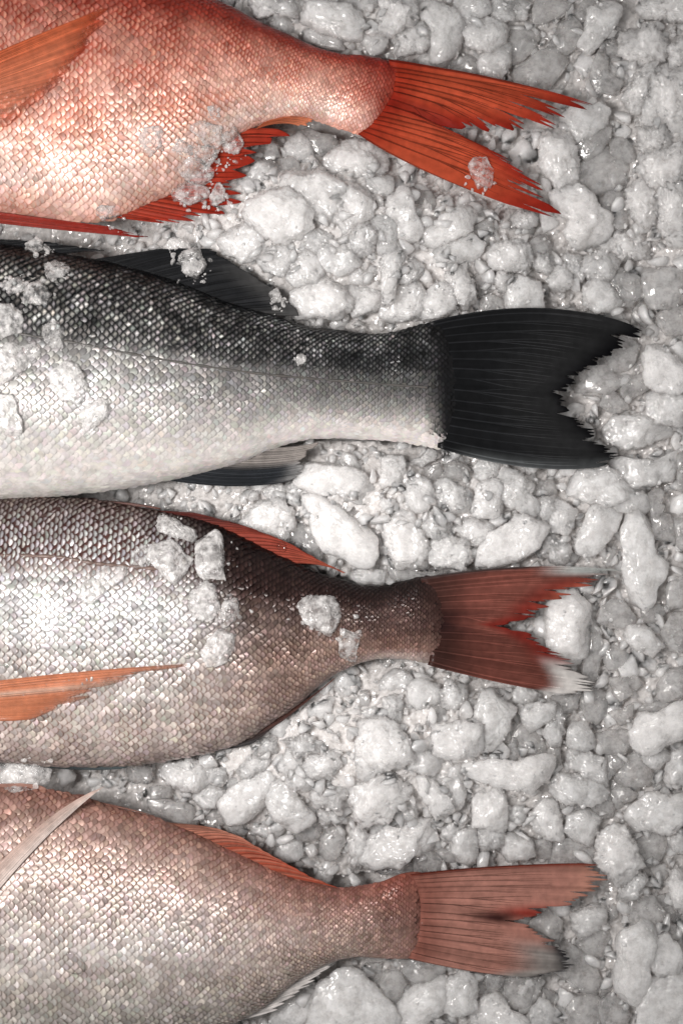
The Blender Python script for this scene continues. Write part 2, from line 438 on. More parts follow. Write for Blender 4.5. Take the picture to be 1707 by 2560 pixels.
def icosphere(n):
    t = (1 + 5 ** .5) / 2
    v = [(-1, t, 0), (1, t, 0), (-1, -t, 0), (1, -t, 0), (0, -1, t), (0, 1, t), (0, -1, -t), (0, 1, -t), (t, 0, -1), (t, 0, 1), (-t, 0, -1), (-t, 0, 1)]
    f = [(0, 11, 5), (0, 5, 1), (0, 1, 7), (0, 7, 10), (0, 10, 11), (1, 5, 9), (5, 11, 4), (11, 10, 2), (10, 7, 6), (7, 1, 8),
         (3, 9, 4), (3, 4, 2), (3, 2, 6), (3, 6, 8), (3, 8, 9), (4, 9, 5), (2, 4, 11), (6, 2, 10), (8, 6, 7), (9, 8, 1)]
    v = [Vector(p).normalized() for p in v]
    for _ in range(n):
        mid = {}; g = []
        def m(a, b):
            k = (min(a, b), max(a, b))
            if k not in mid:
                v.append(((v[a] + v[b]) / 2).normalized()); mid[k] = len(v) - 1
            return mid[k]
        for a, b, c in f:
            ab, bc, ca = m(a, b), m(b, c), m(c, a)
            g += [(a, ab, ca), (b, bc, ab), (c, ca, bc), (ab, bc, ca)]
        f = g
    return np.array([tuple(p) for p in v]), np.array(f, int)
ICO = {n: icosphere(n) for n in (0, 1, 2, 3, 4)}

def catmull(P, n):
    """n points per interval along the key points P (m, d)"""
    P = np.asarray(P, float); m = len(P)
    Q = np.vstack([2 * P[0] - P[1], P, 2 * P[-1] - P[-2]])
    out = []
    for i in range(m - 1):
        p0, p1, p2, p3 = Q[i], Q[i + 1], Q[i + 2], Q[i + 3]
        t = np.linspace(0, 1, n, endpoint=False)[:, None]
        out.append(.5 * ((2 * p1) + (p2 - p0) * t + (2 * p0 - 5 * p1 + 4 * p2 - p3) * t ** 2 + (3 * p1 - p0 - 3 * p2 + p3) * t ** 3))
    out.append(P[-1:])
    return np.vstack(out)

def ramp(x, keys):
    ks = [k[0] for k in keys]
    return np.stack([np.interp(x, ks, [k[1][c] for k in keys]) for c in range(3)], -1)

def mix(a, b, t):
    t = np.clip(np.asarray(t), 0, 1)[..., None]
    return np.asarray(a) * (1 - t) + np.asarray(b) * t

def sstep(a, b, x):
    t = np.clip((x - a) / (b - a), 0, 1); return t * t * (3 - 2 * t)

# ------------------------------------------------------------------ materials
def new_mat(name):
    m = bpy.data.materials.new(name); m.use_nodes = True
    nt = m.node_tree; b = nt.nodes['Principled BSDF']
    return m, nt, b

def bump(nt, b, scale, strength, dist, detail=3.0, kind='NOISE', prev=None):
    co = nt.nodes.new('ShaderNodeTexCoord')
    if kind == 'NOISE':
        t = nt.nodes.new('ShaderNodeTexNoise'); t.inputs['Scale'].default_value = scale; t.inputs['Detail'].default_value = detail
        out = t.outputs['Fac']
    else:
        t = nt.nodes.new('ShaderNodeTexVoronoi'); t.inputs['Scale'].default_value = scale
        out = t.outputs['Distance']
    nt.links.new(co.outputs['Object'], t.inputs['Vector'])
    bp = nt.nodes.new('ShaderNodeBump'); bp.inputs['Strength'].default_value = strength; bp.inputs['Distance'].default_value = dist
    nt.links.new(out, bp.inputs['Height'])
    if prev: nt.links.new(prev.outputs[0], bp.inputs['Normal'])
    nt.links.new(bp.outputs[0], b.inputs['Normal'])
    return bp

def ice_material(name, col, rad, t0, t1, rough, glint=.55, alpha=1.0, grain=.0008, sss=1.0, attr=False, coat=.9):
    """frosty grains (scattering) set in clear ice (transmitting): t0..t1 is how clear, glint how far the crystal faces tilt"""
    m, nt, b = new_mat(name)
    N = nt.nodes.new; Lk = nt.links.new
    b.inputs['IOR'].default_value = 1.31
    b.inputs['Coat Weight'].default_value = coat; b.inputs['Coat IOR'].default_value = 1.6; b.inputs['Coat Roughness'].default_value = .09
    b.inputs['Subsurface Weight'].default_value = sss
    b.inputs['Subsurface Radius'].default_value = (1.0, .97, .95)
    b.inputs['Subsurface Scale'].default_value = rad
    co = N('ShaderNodeTexCoord'); oi = N('ShaderNodeObjectInfo')
    add = N('ShaderNodeVectorMath'); add.operation = 'ADD'
    Lk(co.outputs['Object'], add.inputs[0]); Lk(oi.outputs['Location'], add.inputs[1])
    def tex(scale, detail, ro=.6):
        n = N('ShaderNodeTexNoise'); n.inputs['Scale'].default_value = scale; n.inputs['Detail'].default_value = detail; n.inputs['Roughness'].default_value = ro
        Lk(add.outputs[0], n.inputs['Vector']); return n.outputs['Fac']
    def rng_(src, a0, a1, lo, hi):
        r = N('ShaderNodeMapRange'); r.inputs[1].default_value = a0; r.inputs[2].default_value = a1; r.inputs[3].default_value = lo; r.inputs[4].default_value = hi
        Lk(src, r.inputs[0]); return r.outputs[0]
    frost = tex(210, 7, .72)
    Lk(rng_(frost, .36, .60, t1, t0), b.inputs['Transmission Weight'])
    r = N('ShaderNodeValToRGB')
    r.color_ramp.elements[0].position = .36; r.color_ramp.elements[0].color = tuple(c * .93 for c in col) + (1,)
    r.color_ramp.elements[1].position = .60; r.color_ramp.elements[1].color = tuple(col) + (1,)
    Lk(frost, r.inputs[0]); Lk(r.outputs[0], b.inputs['Base Color'])
    if attr:                                                      # heaped ice tinted paler: whiter frost plus its stronger light put into the colour
        at = N('ShaderNodeAttribute'); at.attribute_name = 'tint'
        mm = N('ShaderNodeVectorMath'); mm.operation = 'MULTIPLY'; Lk(r.outputs[0], mm.inputs[0]); Lk(at.outputs['Color'], mm.inputs[1]); Lk(mm.outputs[0], b.inputs['Base Color'])
    Lk(rng_(tex(520, 3), .4, .6, .05, rough), b.inputs['Roughness'])
    if alpha < 1:
        Lk(rng_(tex(260, 5), .38, .62, max(.06, alpha - .22), min(1, alpha + .22)), b.inputs['Alpha'])
    # crystal faces: every small cell leans its own way
    v = N('ShaderNodeTexVoronoi'); v.inputs['Scale'].default_value = 780
    wob = N('ShaderNodeTexNoise'); wob.inputs['Scale'].default_value = 300; Lk(add.outputs[0], wob.inputs['Vector'])
    wv = N('ShaderNodeVectorMath'); wv.operation = 'MULTIPLY_ADD'; Lk(wob.outputs['Color'], wv.inputs[0]); wv.inputs[1].default_value = (.004, .004, .004); Lk(add.outputs[0], wv.inputs[2])
    Lk(wv.outputs[0], v.inputs['Vector'])
    sub = N('ShaderNodeVectorMath'); sub.operation = 'SUBTRACT'; Lk(v.outputs['Color'], sub.inputs[0]); sub.inputs[1].default_value = (.5, .5, .5)
    ge = N('ShaderNodeNewGeometry')
    ma = N('ShaderNodeVectorMath'); ma.operation = 'MULTIPLY_ADD'; Lk(sub.outputs[0], ma.inputs[0]); ma.inputs[1].default_value = (glint,) * 3; Lk(ge.outputs['Normal'], ma.inputs[2])
    no = N('ShaderNodeVectorMath'); no.operation = 'NORMALIZE'; Lk(ma.outputs[0], no.inputs[0])
    bp = N('ShaderNodeBump'); bp.inputs['Strength'].default_value = .7; bp.inputs['Distance'].default_value = grain
    Lk(tex(900, 6, .7), bp.inputs['Height']); Lk(no.outputs[0], bp.inputs['Normal']); Lk(bp.outputs[0], b.inputs['Normal']); Lk(no.outputs[0], b.inputs['Coat Normal'])
    return m

ICE_MILK = ice_material('ice_milky', (.925, .898, .884), .016, .0, .22, .28, .35, coat=.6)
ICE_MID = ice_material('ice_cloudy', (.965, .937, .922), .016, .12, .40, .20, .22, grain=.0004, coat=.7)
ICE_CLEAR = ice_material('ice_clear', (.965, .937, .922), .016, .52, .80, .12, .06, grain=.00012)
ICE_RUBBLE = ice_material('ice_rubble', (.975, .948, .932), .016, .0, .24, .18, .15, grain=.0003, coat=.35)
ICE_GRAIN = ice_material('ice_grain', (.95, .935, .925), .004, 0, 0, .12)
ICE_BED = ice_material('ice_packed', (1.0, .975, .96), .004, 0, 0, .16, .9, grain=.0014, attr=True)
ICE_CHIP = ice_material('ice_melting', (.97, .955, .945), .010, 0, 0, .14, .12, alpha=.44, sss=.2, grain=.0003)
ICE_CHIP_CLEAR = ice_material('ice_melting_clear', (.97, .955, .945), .010, 0, 0, .10, .10, alpha=.30, sss=.2, grain=.0003)
m, nt, b = new_mat('water_drop'); WATER = m
fr = nt.nodes.new('ShaderNodeFresnel'); fr.inputs[0].default_value = 1.22
tp = nt.nodes.new('ShaderNodeBsdfTransparent'); tp.inputs[0].default_value = (.94, .94, .94, 1)
gl = nt.nodes.new('ShaderNodeBsdfGlossy'); gl.inputs['Roughness'].default_value = .04
mx = nt.nodes.new('ShaderNodeMixShader'); nt.links.new(fr.outputs[0], mx.inputs[0]); nt.links.new(tp.outputs[0], mx.inputs[1]); nt.links.new(gl.outputs[0], mx.inputs[2])
nt.links.new(mx.outputs[0], nt.nodes['Material Output'].inputs['Surface'])

def tinted(name, rough, metal, coat, spec=.5, sss=0.0, sssr=.001, bscale=900, bdist=.00012, trans=0.0, alpha=1.0, bstr=.5):
    m, nt, b = new_mat(name)
    a = nt.nodes.new('ShaderNodeAttribute'); a.attribute_name = 'tint'
    co = nt.nodes.new('ShaderNodeTexCoord'); n = nt.nodes.new('ShaderNodeTexNoise'); n.inputs['Scale'].default_value = 260; n.inputs['Detail'].default_value = 4
    nt.links.new(co.outputs['Object'], n.inputs['Vector'])
    mr = nt.nodes.new('ShaderNodeMapRange'); mr.inputs[1].default_value = .3; mr.inputs[2].default_value = .7; mr.inputs[3].default_value = .82; mr.inputs[4].default_value = 1.14
    nt.links.new(n.outputs['Fac'], mr.inputs[0])
    mu = nt.nodes.new('ShaderNodeVectorMath'); mu.operation = 'SCALE'
    nt.links.new(a.outputs['Color'], mu.inputs[0]); nt.links.new(mr.outputs[0], mu.inputs['Scale'])
    nt.links.new(mu.outputs[0], b.inputs['Base Color'])
    b.inputs['Roughness'].default_value = rough; b.inputs['Metallic'].default_value = metal
    b.inputs['Specular IOR Level'].default_value = spec
    b.inputs['Coat Weight'].default_value = coat; b.inputs['Coat Roughness'].default_value = .10; b.inputs['Coat IOR'].default_value = 1.33
    if sss:
        b.inputs['Subsurface Weight'].default_value = sss; b.inputs['Subsurface Scale'].default_value = sssr; b.inputs['Subsurface Radius'].default_value = (1, .6, .5)
    b.inputs['Alpha'].default_value = alpha
    if alpha < 1: nt.links.new(a.outputs['Alpha'], b.inputs['Alpha'])
    bump(nt, b, bscale, bstr, bdist)
    if trans:
        tr = nt.nodes.new('ShaderNodeBsdfTranslucent'); nt.links.new(mu.outputs[0], tr.inputs[0])
        mx = nt.nodes.new('ShaderNodeMixShader'); mx.inputs[0].default_value = trans
        out = nt.nodes['Material Output']
        nt.links.new(b.outputs[0], mx.inputs[1]); nt.links.new(tr.outputs[0], mx.inputs[2]); nt.links.new(mx.outputs[0], out.inputs['Surface'])
    return m
SKIN = tinted('fish_skin', .36, 0.0, .3, spec=.15, sss=.25, sssr=.0012, bscale=1400, bdist=.0002)
SCALE = tinted('fish_scale', .36, .16, .26, spec=.14, bscale=2200, bdist=.00008)
FIN = tinted('fin_membrane', .36, 0.0, .08, spec=.06, trans=.22, bscale=1600, bdist=.00016)
FIN_THIN = tinted('fin_membrane_thin', .36, 0.0, .35, trans=.25, bscale=1600, bdist=.0001, alpha=.82)
RAY = tinted('fin_ray', .34, 0.0, .10, spec=.08, trans=.12, bscale=1600, bdist=.00008)

# ------------------------------------------------------------------ the four fish
ZC = 70.0
FISH = [
 dict(name='red_snapper', cat='fish', label='bright red fish with forked orange-red tail, highest of the four', pitch=20.0, ref=.42,
  pairs=[(-760,235,-760,265,6),(-640,100,-640,400,60),(-480,-20,-480,480,95),(-250,-100,-250,525,110),(0,-118,0,528,116),(230,-85,230,554,114),
   (400,-42,375,508,107),(500,-12,450,472,99),(575,16,530,400,88),(650,56,600,336,76),(720,87,665,309,66),(790,119,730,295,56),(854,136,790,301,47),
   (909,139,850,322,40),(955,149,885,332,33),(988,160,908,338,26),(1020,175,930,338,17),(1050,200,958,335,9),(1070,230,985,325,2)]),
 dict(name='sea_bass', cat='fish', label='long fish with black back, silver flank, white belly and black forked tail', pitch=20.0, ref=.40,
  pairs=[(-800,900,-800,940,6),(-680,770,-680,1080,70),(-450,660,-450,1190,115),(-200,612,-200,1240,130),(0,612,0,1246,128),(110,628,110,1241,124),(256,653,240,1229,118),
   (349,677,340,1214,112),(436,704,430,1199,105),(523,740,520,1177,97),(599,767,600,1155,89),(681,789,685,1120,80),(762,816,770,1098,71),(854,827,854,1095,62),
   (935,835,930,1099,54),(1000,826,995,1103,46),(1050,812,1050,1111,38),(1087,807,1095,1120,30),(1122,812,1128,1118,20),(1155,826,1160,1105,11),(1185,850,1188,1080,2)]),
 dict(name='sea_bream', cat='fish', label='silver and dark brown fish with orange side fin and red white-tipped tail', pitch=19.8, ref=.22,
  pairs=[(-620,1540,-620,1590,6),(-520,1400,-520,1750,75),(-300,1290,-300,1870,120),(0,1250,0,1903,130),(125,1247,125,1914,128),(218,1249,230,1915,125),(338,1266,330,1912,118),
   (414,1281,430,1899,112),(490,1297,530,1879,104),(572,1326,610,1852,95),(653,1367,680,1805,84),(735,1405,750,1757,73),(790,1430,810,1704,64),(854,1449,860,1674,55),
   (900,1463,905,1655,47),(950,1466,950,1646,41),(1000,1456,1000,1646,35),(1050,1445,1050,1653,28),(1085,1441,1090,1662,22),(1115,1450,1118,1660,14),(1145,1470,1145,1645,7),(1170,1495,1170,1625,2)]),
 dict(name='sea_bream', cat='fish', label='pinkish silver fish with pale pink tail, lowest of the four', pitch=19.8, ref=.30,
  pairs=[(-620,2300,-620,2350,6),(-500,2130,-500,2520,75),(-280,2010,-280,2630,118),(0,1970,0,2660,132),(103,1975,110,2662,131),(207,1992,220,2652,128),(305,2022,330,2632,122),
   (381,2043,430,2605,116),(463,2071,520,2576,107),(545,2109,595,2550,97),(626,2147,660,2515,85),(708,2185,735,2455,72),(790,2207,805,2414,60),(854,2219,862,2396,50),
   (907,2213,907,2392,43),(955,2203,955,2394,37),(1000,2185,1000,2395,30),(1040,2181,1035,2396,23),(1065,2190,1058,2390,15),(1090,2212,1080,2370,8),(1112,2240,1100,2345,2)]),
]

def coat0(x, e):      # red fish: (pale middle of a scale, its rim)
    mid = ramp(e, [(-1, (.26, .022, .014)), (-.74, (.36, .055, .034)), (-.5, (.62, .26, .19)), (-.1, (.72, .40, .32)), (.35, (.76, .50, .42)), (.8, (.78, .62, .56)), (1, (.72, .44, .36))])
    rim = ramp(e, [(-1, (.20, .015, .010)), (-.65, (.29, .036, .021)), (-.35, (.39, .075, .045)), (.0, (.48, .125, .078)), (.35, (.55, .19, .125)), (.7, (.62, .31, .23)), (1, (.60, .25, .18))])
    end = sstep(800, 985, x)
    mid = mix(mid, ramp(e, [(-1, (.24, .018, .012)), (.1, (.40, .080, .050)), (.6, (.66, .34, .27)), (1, (.66, .27, .2))]), end * .85)
    rim = mix(rim, ramp(e, [(-1, (.20, .014, .010)), (.3, (.30, .034, .021)), (1, (.52, .15, .10))]), end * .9)
    return mid, rim
def coat1(x, e):
    far = sstep(200, 950, x)
    mid = mix(ramp(e, [(-1, (.02, .02, .022)), (-.88, (.08, .08, .08)), (-.72, (.60, .575, .56)), (-.4, (.42, .41, .40)), (-.22, (.28, .272, .266)), (.1, (.28, .272, .266)), (.4, (.40, .385, .375)), (.7, (.60, .57, .55)), (1, (.66, .63, .605))]),
              ramp(e, [(-1, (.012, .012, .014)), (-.85, (.20, .20, .20)), (-.5, (.075, .075, .078)), (-.1, (.085, .085, .084)), (.2, (.14, .137, .134)), (.5, (.32, .31, .30)), (.72, (.66, .62, .60)), (1, (.74, .70, .68))]), far)
    rim = mix(ramp(e, [(-1, (.008, .009, .010)), (-.6, (.010, .011, .012)), (-.36, (.015, .016, .017)), (-.27, (.035, .035, .036)), (-.20, (.15, .147, .144)), (.1, (.21, .205, .20)), (.45, (.33, .318, .308)), (.7, (.53, .505, .487)), (1, (.64, .61, .585))]),
              ramp(e, [(-1, (.007, .008, .009)), (-.4, (.010, .011, .012)), (0, (.022, .022, .023)), (.3, (.070, .069, .068)), (.58, (.25, .24, .232)), (.78, (.60, .565, .545)), (1, (.72, .69, .67))]), far)
    tail = np.maximum(sstep(1040, 1110, x) * (e < .8), sstep(1085, 1130, x))
    return mix(mid, (.016, .016, .018), tail), mix(rim, (.010, .010, .011), tail)
def coat2(x, e):
    far = sstep(400, 680, x + 120 * (-e))
    mid = mix(ramp(e, [(-1, (.18, .13, .115)), (-.8, (.50, .47, .455)), (-.6, (.62, .60, .59)), (-.5, (.47, .45, .44)), (-.1, (.50, .475, .46)), (.3, (.46, .41, .385)), (.7, (.55, .46, .415)), (1, (.42, .33, .30))]),
              ramp(e, [(-1, (.016, .009, .008)), (-.5, (.042, .021, .018)), (-.1, (.15, .10, .085)), (.3, (.29, .19, .155)), (.8, (.36, .245, .205)), (1, (.22, .15, .13))]), far)
    rim = mix(ramp(e, [(-1, (.035, .016, .014)), (-.58, (.085, .032, .026)), (-.5, (.26, .185, .165)), (-.1, (.38, .32, .30)), (.3, (.30, .205, .17)), (.7, (.29, .175, .138)), (1, (.20, .14, .12))]),
              ramp(e, [(-1, (.009, .005, .005)), (-.5, (.018, .008, .007)), (-.1, (.045, .022, .018)), (.3, (.105, .050, .039)), (.8, (.16, .082, .063)), (1, (.12, .075, .065))]), far)
    end = sstep(800, 980, x)
    mid = mix(mid, ramp(e, [(-1, (.014, .009, .008)), (.2, (.095, .048, .040)), (.7, (.25, .14, .11)), (1, (.48, .38, .34))]), end * .8)
    rim = mix(rim, ramp(e, [(-1, (.009, .006, .006)), (.2, (.034, .015, .013)), (.7, (.11, .046, .036)), (1, (.40, .31, .28))]), end * .9)
    return mid * np.array((.97, 1.03, 1.06)), rim * np.array((.96, 1.04, 1.08))
def coat3(x, e):
    far = sstep(380, 900, x)
    mid = mix(ramp(e, [(-1, (.30, .155, .12)), (-.7, (.52, .375, .325)), (-.3, (.58, .49, .45)), (.05, (.70, .635, .605)), (.3, (.56, .495, .455)), (.6, (.46, .42, .385)), (1, (.38, .35, .315))]),
              ramp(e, [(-1, (.26, .115, .09)), (-.4, (.38, .235, .195)), (0, (.46, .325, .28)), (.5, (.45, .335, .285)), (.9, (.38, .29, .25)), (1, (.36, .26, .23))]), far)
    rim = mix(ramp(e, [(-1, (.20, .075, .055)), (-.7, (.33, .175, .135)), (-.2, (.38, .26, .218)), (.1, (.47, .36, .315)), (.4, (.33, .26, .222)), (1, (.25, .215, .188))]),
              ramp(e, [(-1, (.19, .060, .044)), (-.3, (.22, .092, .069)), (.2, (.26, .135, .102)), (.7, (.23, .128, .100)), (1, (.21, .125, .10))]), far)
    end = sstep(860, 1020, x)
    mid = mix(mid, ramp(e, [(-1, (.27, .075, .048)), (0, (.22, .105, .085)), (1, (.36, .20, .165))]), end * .8)
    rim = mix(rim, ramp(e, [(-1, (.21, .042, .026)), (0, (.10, .038, .030)), (1, (.23, .112, .088))]), end * .85)
    return mid * np.array((.97, 1.01, 1.03)), rim * np.array((.84, .90, .92))
COATS = [coat0, coat1, coat2, coat3]
PROFP = [(2.1, .62), (2.2, .60), (2.1, .60), (2.1, .60)]

GX0, GY0, GS = -900, -300, 4
GW, GH = (2200 - GX0) // GS, (2960 - GY0) // GS
BODYZ = np.full((GH, GW), -1e3)
FINZ = np.full((GH, GW), 1e3)
def cell(x, y):
    return np.clip(((np.asarray(y) - GY0) / GS).astype(int), 0, GH - 1), np.clip(((np.asarray(x) - GX0) / GS).astype(int), 0, GW - 1)

def prof(e, i):
    p, q = PROFP[i]
    return np.clip(1 - np.abs(e) ** p, 0, None) ** q

class Body:
    def __init__(s, i):
        P = np.array(FISH[i]['pairs'], float)
        P[:, 0:2] = U(P[:, 0:2], ZC); P[:, 2:4] = U(P[:, 2:4], ZC)
        s.i = i; s.C = catmull(P, 24); s.n = len(s.C)
    def at(s, u, e):                        # u in [0, n-1] along, e in [-1, 1] back to belly
        u = np.clip(u, 0, s.n - 1.001); k = u.astype(int); f = (u - k)[..., None]
        c = s.C[k] * (1 - f) + s.C[k + 1] * f
        t = ((e + 1) / 2)[..., None]
        xy = c[..., 0:2] * (1 - t) + c[..., 2:4] * t
        sink = 17 * sstep(32, 8, c[..., 4]) * (u > s.n * .6)
        return np.concatenate([xy, (ZC - sink + c[..., 4] * prof(e, s.i))[..., None]], -1)

BODIES = [Body(i) for i in range(4)]
for B in BODIES:
    uu, ee = np.meshgrid(np.linspace(0, B.n - 1, 1400), np.linspace(-1, 1, 700), indexing='ij')
    p = B.at(uu, ee).reshape(-1, 3)
    r, c = cell(p[:, 0], p[:, 1]); np.maximum.at(BODYZ, (r, c), p[:, 2])
def body_z(x, y):
    r, c = cell(x, y); return BODYZ[r, c]

def ribbon_grid(nu, nv, off=0):
    a = np.arange(nu * nv).reshape(nu, nv) + off
    return np.stack([a[:-1, :-1], a[1:, :-1], a[1:, 1:], a[:-1, 1:]], -1).reshape(-1, 4)

# one scale: 5 along x 5 across, root to free rim
SU, SV = np.meshgrid(np.array([0, .36, .56, .70, .82, .93, 1.0]), np.linspace(-1, 1, 5), indexing='ij')
SW = np.array([.70, 1.0, 1.05, 1.06, 1.04, 1.0, .92])[:, None] * np.ones((1, 5))
S_X = (SU - .34 * SU ** 2 * np.abs(SV) ** 2.2).ravel()                                 # 0 root .. 1 rounded free rim
S_Y = (SV * SW * .5).ravel()
S_Z = (.15 * (1 - (SV * .95) ** 2) * (.3 + .7 * SU) - np.where(SU > .95, .05, 0)).ravel()
S_RIM = np.clip(np.maximum(sstep(.76, 1.0, SU), sstep(.72, 1.0, np.abs(SV)) * .7), 0, 1).ravel()
S_DOT = np.clip(1 - 1.1 * np.exp(-((SU - .74) / .13) ** 2 - (SV / .42) ** 2), 0, 1).ravel()
S_BAR = np.clip(1 - 1.08 * np.exp(-((SU - .78) / .115) ** 2 - (SV / .62) ** 4), 0, 1).ravel()  # pale bar: each scale's glint painted into its colour
S_F = ribbon_grid(7, 5)
NSV = 35

def build_fish(i):
    F, B = FISH[i], BODIES[i]
    mid_pt = B.at(np.array([B.n * .55]), np.array([0.0]))[0]
    base = W(np.array([mid_pt[0], mid_pt[1], ZC - F['pairs'][8][4]]))
    root = bpy.data.objects.new(F['name'], None); COL.objects.link(root)
    root.location = base; root.empty_display_size = .02
    tag(root, F['label'], F['cat'], 'whole fish laid side by side on ice')
    # body: one closed continuous skin
    nu, nv = 220, 72
    us = np.linspace(0, B.n - 1, nu)
    ang = np.linspace(0, 2 * np.pi, nv, endpoint=False)
    E = -np.cos(ang); top = np.sin(ang) >= -1e-9
    uu, ee = np.meshgrid(us, E, indexing='ij')
    P = B.at(uu, ee)
    tk = np.interp(us, np.arange(B.n), B.C[:, 4])[:, None]
    zmid = ZC - 17 * sstep(32, 8, tk) * (us > B.n * .6)[:, None]
    P[..., 2] = np.where(top[None, :], P[..., 2] - 1.5, 2 * zmid - P[..., 2])
    P[..., 2] += noise(np.stack([P[..., 0].ravel() / 90, P[..., 1].ravel() / 90, P[..., 2].ravel() / 90], -1), i).reshape(P.shape[:2]) * 2.0
    mid, rim = COATS[i](P[..., 0], ee)
    col = mix(rim * .85, mid, np.full(rim.shape[:2], .18))
    tailc = np.array([(.34, .032, .016), (.011, .011, .012), (.055, .024, .020), (.24, .095, .072)][i])
    thin = np.interp(us, np.arange(B.n), B.C[:, 4]) ; far_u = us > B.n * .6
    col = mix(col, tailc, (sstep(24, 12, thin) * far_u)[:, None] * np.ones((1, nv)))
    a = np.arange(nu * nv).reshape(nu, nv); b2 = np.roll(a, -1, 1)
    faces = np.stack([a[:-1], a[1:], b2[1:], b2[:-1]], -1).reshape(-1, 4)
    V = P.reshape(-1, 3); C = col.reshape(-1, 3)
    caps = []
    n0 = len(V)
    V = np.vstack([V, V[:nv].mean(0), V[-nv:].mean(0)]); C = np.vstack([C, C[0], C[-1]])
    fl = [tuple(f) for f in faces] + [(n0, a[0, k], b2[0, k]) for k in range(nv)] + [(n0 + 1, b2[-1, k], a[-1, k]) for k in range(nv)]
    body = mesh_obj('body', W(V), fl, SKIN, root, base, C)
    # scales: rows follow the flank, getting finer to the tail
    eg = np.linspace(-1, 1, 161)
    h_ref = np.linalg.norm(B.C[:, 0:2] - B.C[:, 2:4], axis=1)
    cen = (B.C[:, 0:2] + B.C[:, 2:4]) / 2
    h0 = h_ref.max()
    def pitch(u):
        k = int(min(u, B.n - 1)); return F['pitch'] * max(.50, (h_ref[k] / h0) ** .42)
    lst = []
    u = 70.0; j = 0
    step = np.linalg.norm(np.diff(cen, axis=0), axis=1)
    cum = np.concatenate([[0], np.cumsum(step)])
    s = np.interp(u, np.arange(B.n), cum)
    while True:
        u = np.interp(s, cum, np.arange(B.n))
        if B.C[int(u), 4] < 15 and u > B.n * .6: break
        keep = 1.0 if u < B.n * .6 else float(sstep(13, 25, B.C[int(u), 4]))
        d = pitch(u)
        prow = B.at(np.full(161, u), eg)
        arc = np.concatenate([[0], np.cumsum(np.linalg.norm(np.diff(prow, axis=0), axis=1))])
        ar = np.interp(2 * F['ref'] - 1, eg, arc)
        k0 = math.ceil((0 - ar) / d); k1 = math.floor((arc[-1] - ar) / d)
        for k in range(k0, k1 + 1):
            aa = ar + (k + (.5 if j % 2 else 0)) * d
            if aa < 3 or aa > arc[-1] - 3 or rng.random() > keep: continue
            lst.append((u + rng.normal() * .12, np.interp(aa + rng.normal() * d * .07, arc, eg), d, math.cos(math.pi * (aa - ar) / d)))
        s += d * .54; j += 1
    L = np.array(lst)
    u, e, d, band = L.T
    p = B.at(u, e)
    du = B.at(u + .5, e) - B.at(u - .5, e); du /= np.linalg.norm(du, axis=1)[:, None]
    e2 = np.clip(e, -.985, .985)
    dv = B.at(u, e2 + .012) - B.at(u, e2 - .012); dv /= np.linalg.norm(dv, axis=1)[:, None]
    nrm = np.cross(du, dv); nrm *= np.sign(nrm[:, 2:3] + 1e-9); nrm /= np.linalg.norm(nrm, axis=1)[:, None]
    dv = np.cross(nrm, du)
    n = len(L)
    tilt = np.radians(7 + rng.normal(size=n) * 3.0); roll = np.radians(rng.normal(size=n) * 5)
    t2 = du * np.cos(tilt)[:, None] + nrm * np.sin(tilt)[:, None]
    n2 = nrm * np.cos(tilt)[:, None] - du * np.sin(tilt)[:, None]
    v2 = dv * np.cos(roll)[:, None] + n2 * np.sin(roll)[:, None]; n3 = n2 * np.cos(roll)[:, None] - dv * np.sin(roll)[:, None]
    endf = np.interp(u, np.arange(B.n), B.C[:, 4]); endf = np.where(u > B.n * .6, sstep(13, 32, endf), 1.0)
    d = d * (.62 + .38 * endf)
    sl = d * 1.55 * (1 + rng.normal(size=n) * .09); sw = d * 1.18 * (1 + rng.normal(size=n) * .09)
    rel = (np.interp(e, [-1, -.7, .5, .8, 1], [.4, .8, 1, .8, .4]), np.interp(e, [-1, -.8, -.4, -.1, .3, .6, .8, 1], [.5, .9, 1, .6, .45, .3, .12, .05]),
           np.interp(e, [-1, -.5, .6, 1], [.8, 1.1, 1, .5]), np.interp(e, [-1, -.6, .8, 1], [.5, .9, 1, .6]))[i] * (.12 + .88 * endf)
    rel = rel * np.clip(1 + .9 * noise(np.stack([p[:, 0] / 95, p[:, 1] / 70, np.ones(n)], -1), 9 + i), .25, 1.7)
    w1 = noise(np.stack([p[:, 0] / 42, p[:, 1] / 30, np.full(n, 3.3)], -1), 40 + i); w2 = noise(np.stack([p[:, 0] / 38, p[:, 1] / 34, np.full(n, 7.7)], -1), 50 + i)
    tilt = np.radians(6.5 + rng.normal(size=n) * 3.2) * rel + np.radians(5.0) * w1 * np.minimum(1, .3 + rel)
    t2 = du * np.cos(tilt)[:, None] + nrm * np.sin(tilt)[:, None]
    n2 = nrm * np.cos(tilt)[:, None] - du * np.sin(tilt)[:, None]
    roll = roll * rel + np.radians(6.0) * w2 * np.minimum(1, .3 + rel); yaw = rng.normal(size=n) * .14
    v2 = dv * np.cos(roll)[:, None] + n2 * np.sin(roll)[:, None] + t2 * yaw[:, None]; n3 = n2
    flat = rel
    V = (p[:, None] + t2[:, None] * ((S_X[None] - .62) * sl[:, None])[..., None] + v2[:, None] * (S_Y[None] * sw[:, None])[..., None]
         + n3[:, None] * ((S_Z[None] * d[:, None] * flat[:, None]))[..., None] + nrm[:, None] * .3)
    mid, rim = COATS[i](p[:, 0], e)
    # patches of duller and shinier scales, and each scale a little of its own
    blot = noise(np.stack([p[:, 0] / 75, p[:, 1] / 60, np.zeros(n)], -1), 5 + i)
    var = np.exp(rng.normal(size=n) * (.17, .22, .17, .20)[i] + blot * .34)
    var *= np.exp(band * (.07, .0, .20, .04)[i] * np.interp(e, [-1, -.6, .5, 1], [.4, 1, .9, .3]))          # the rows run as faint stripes
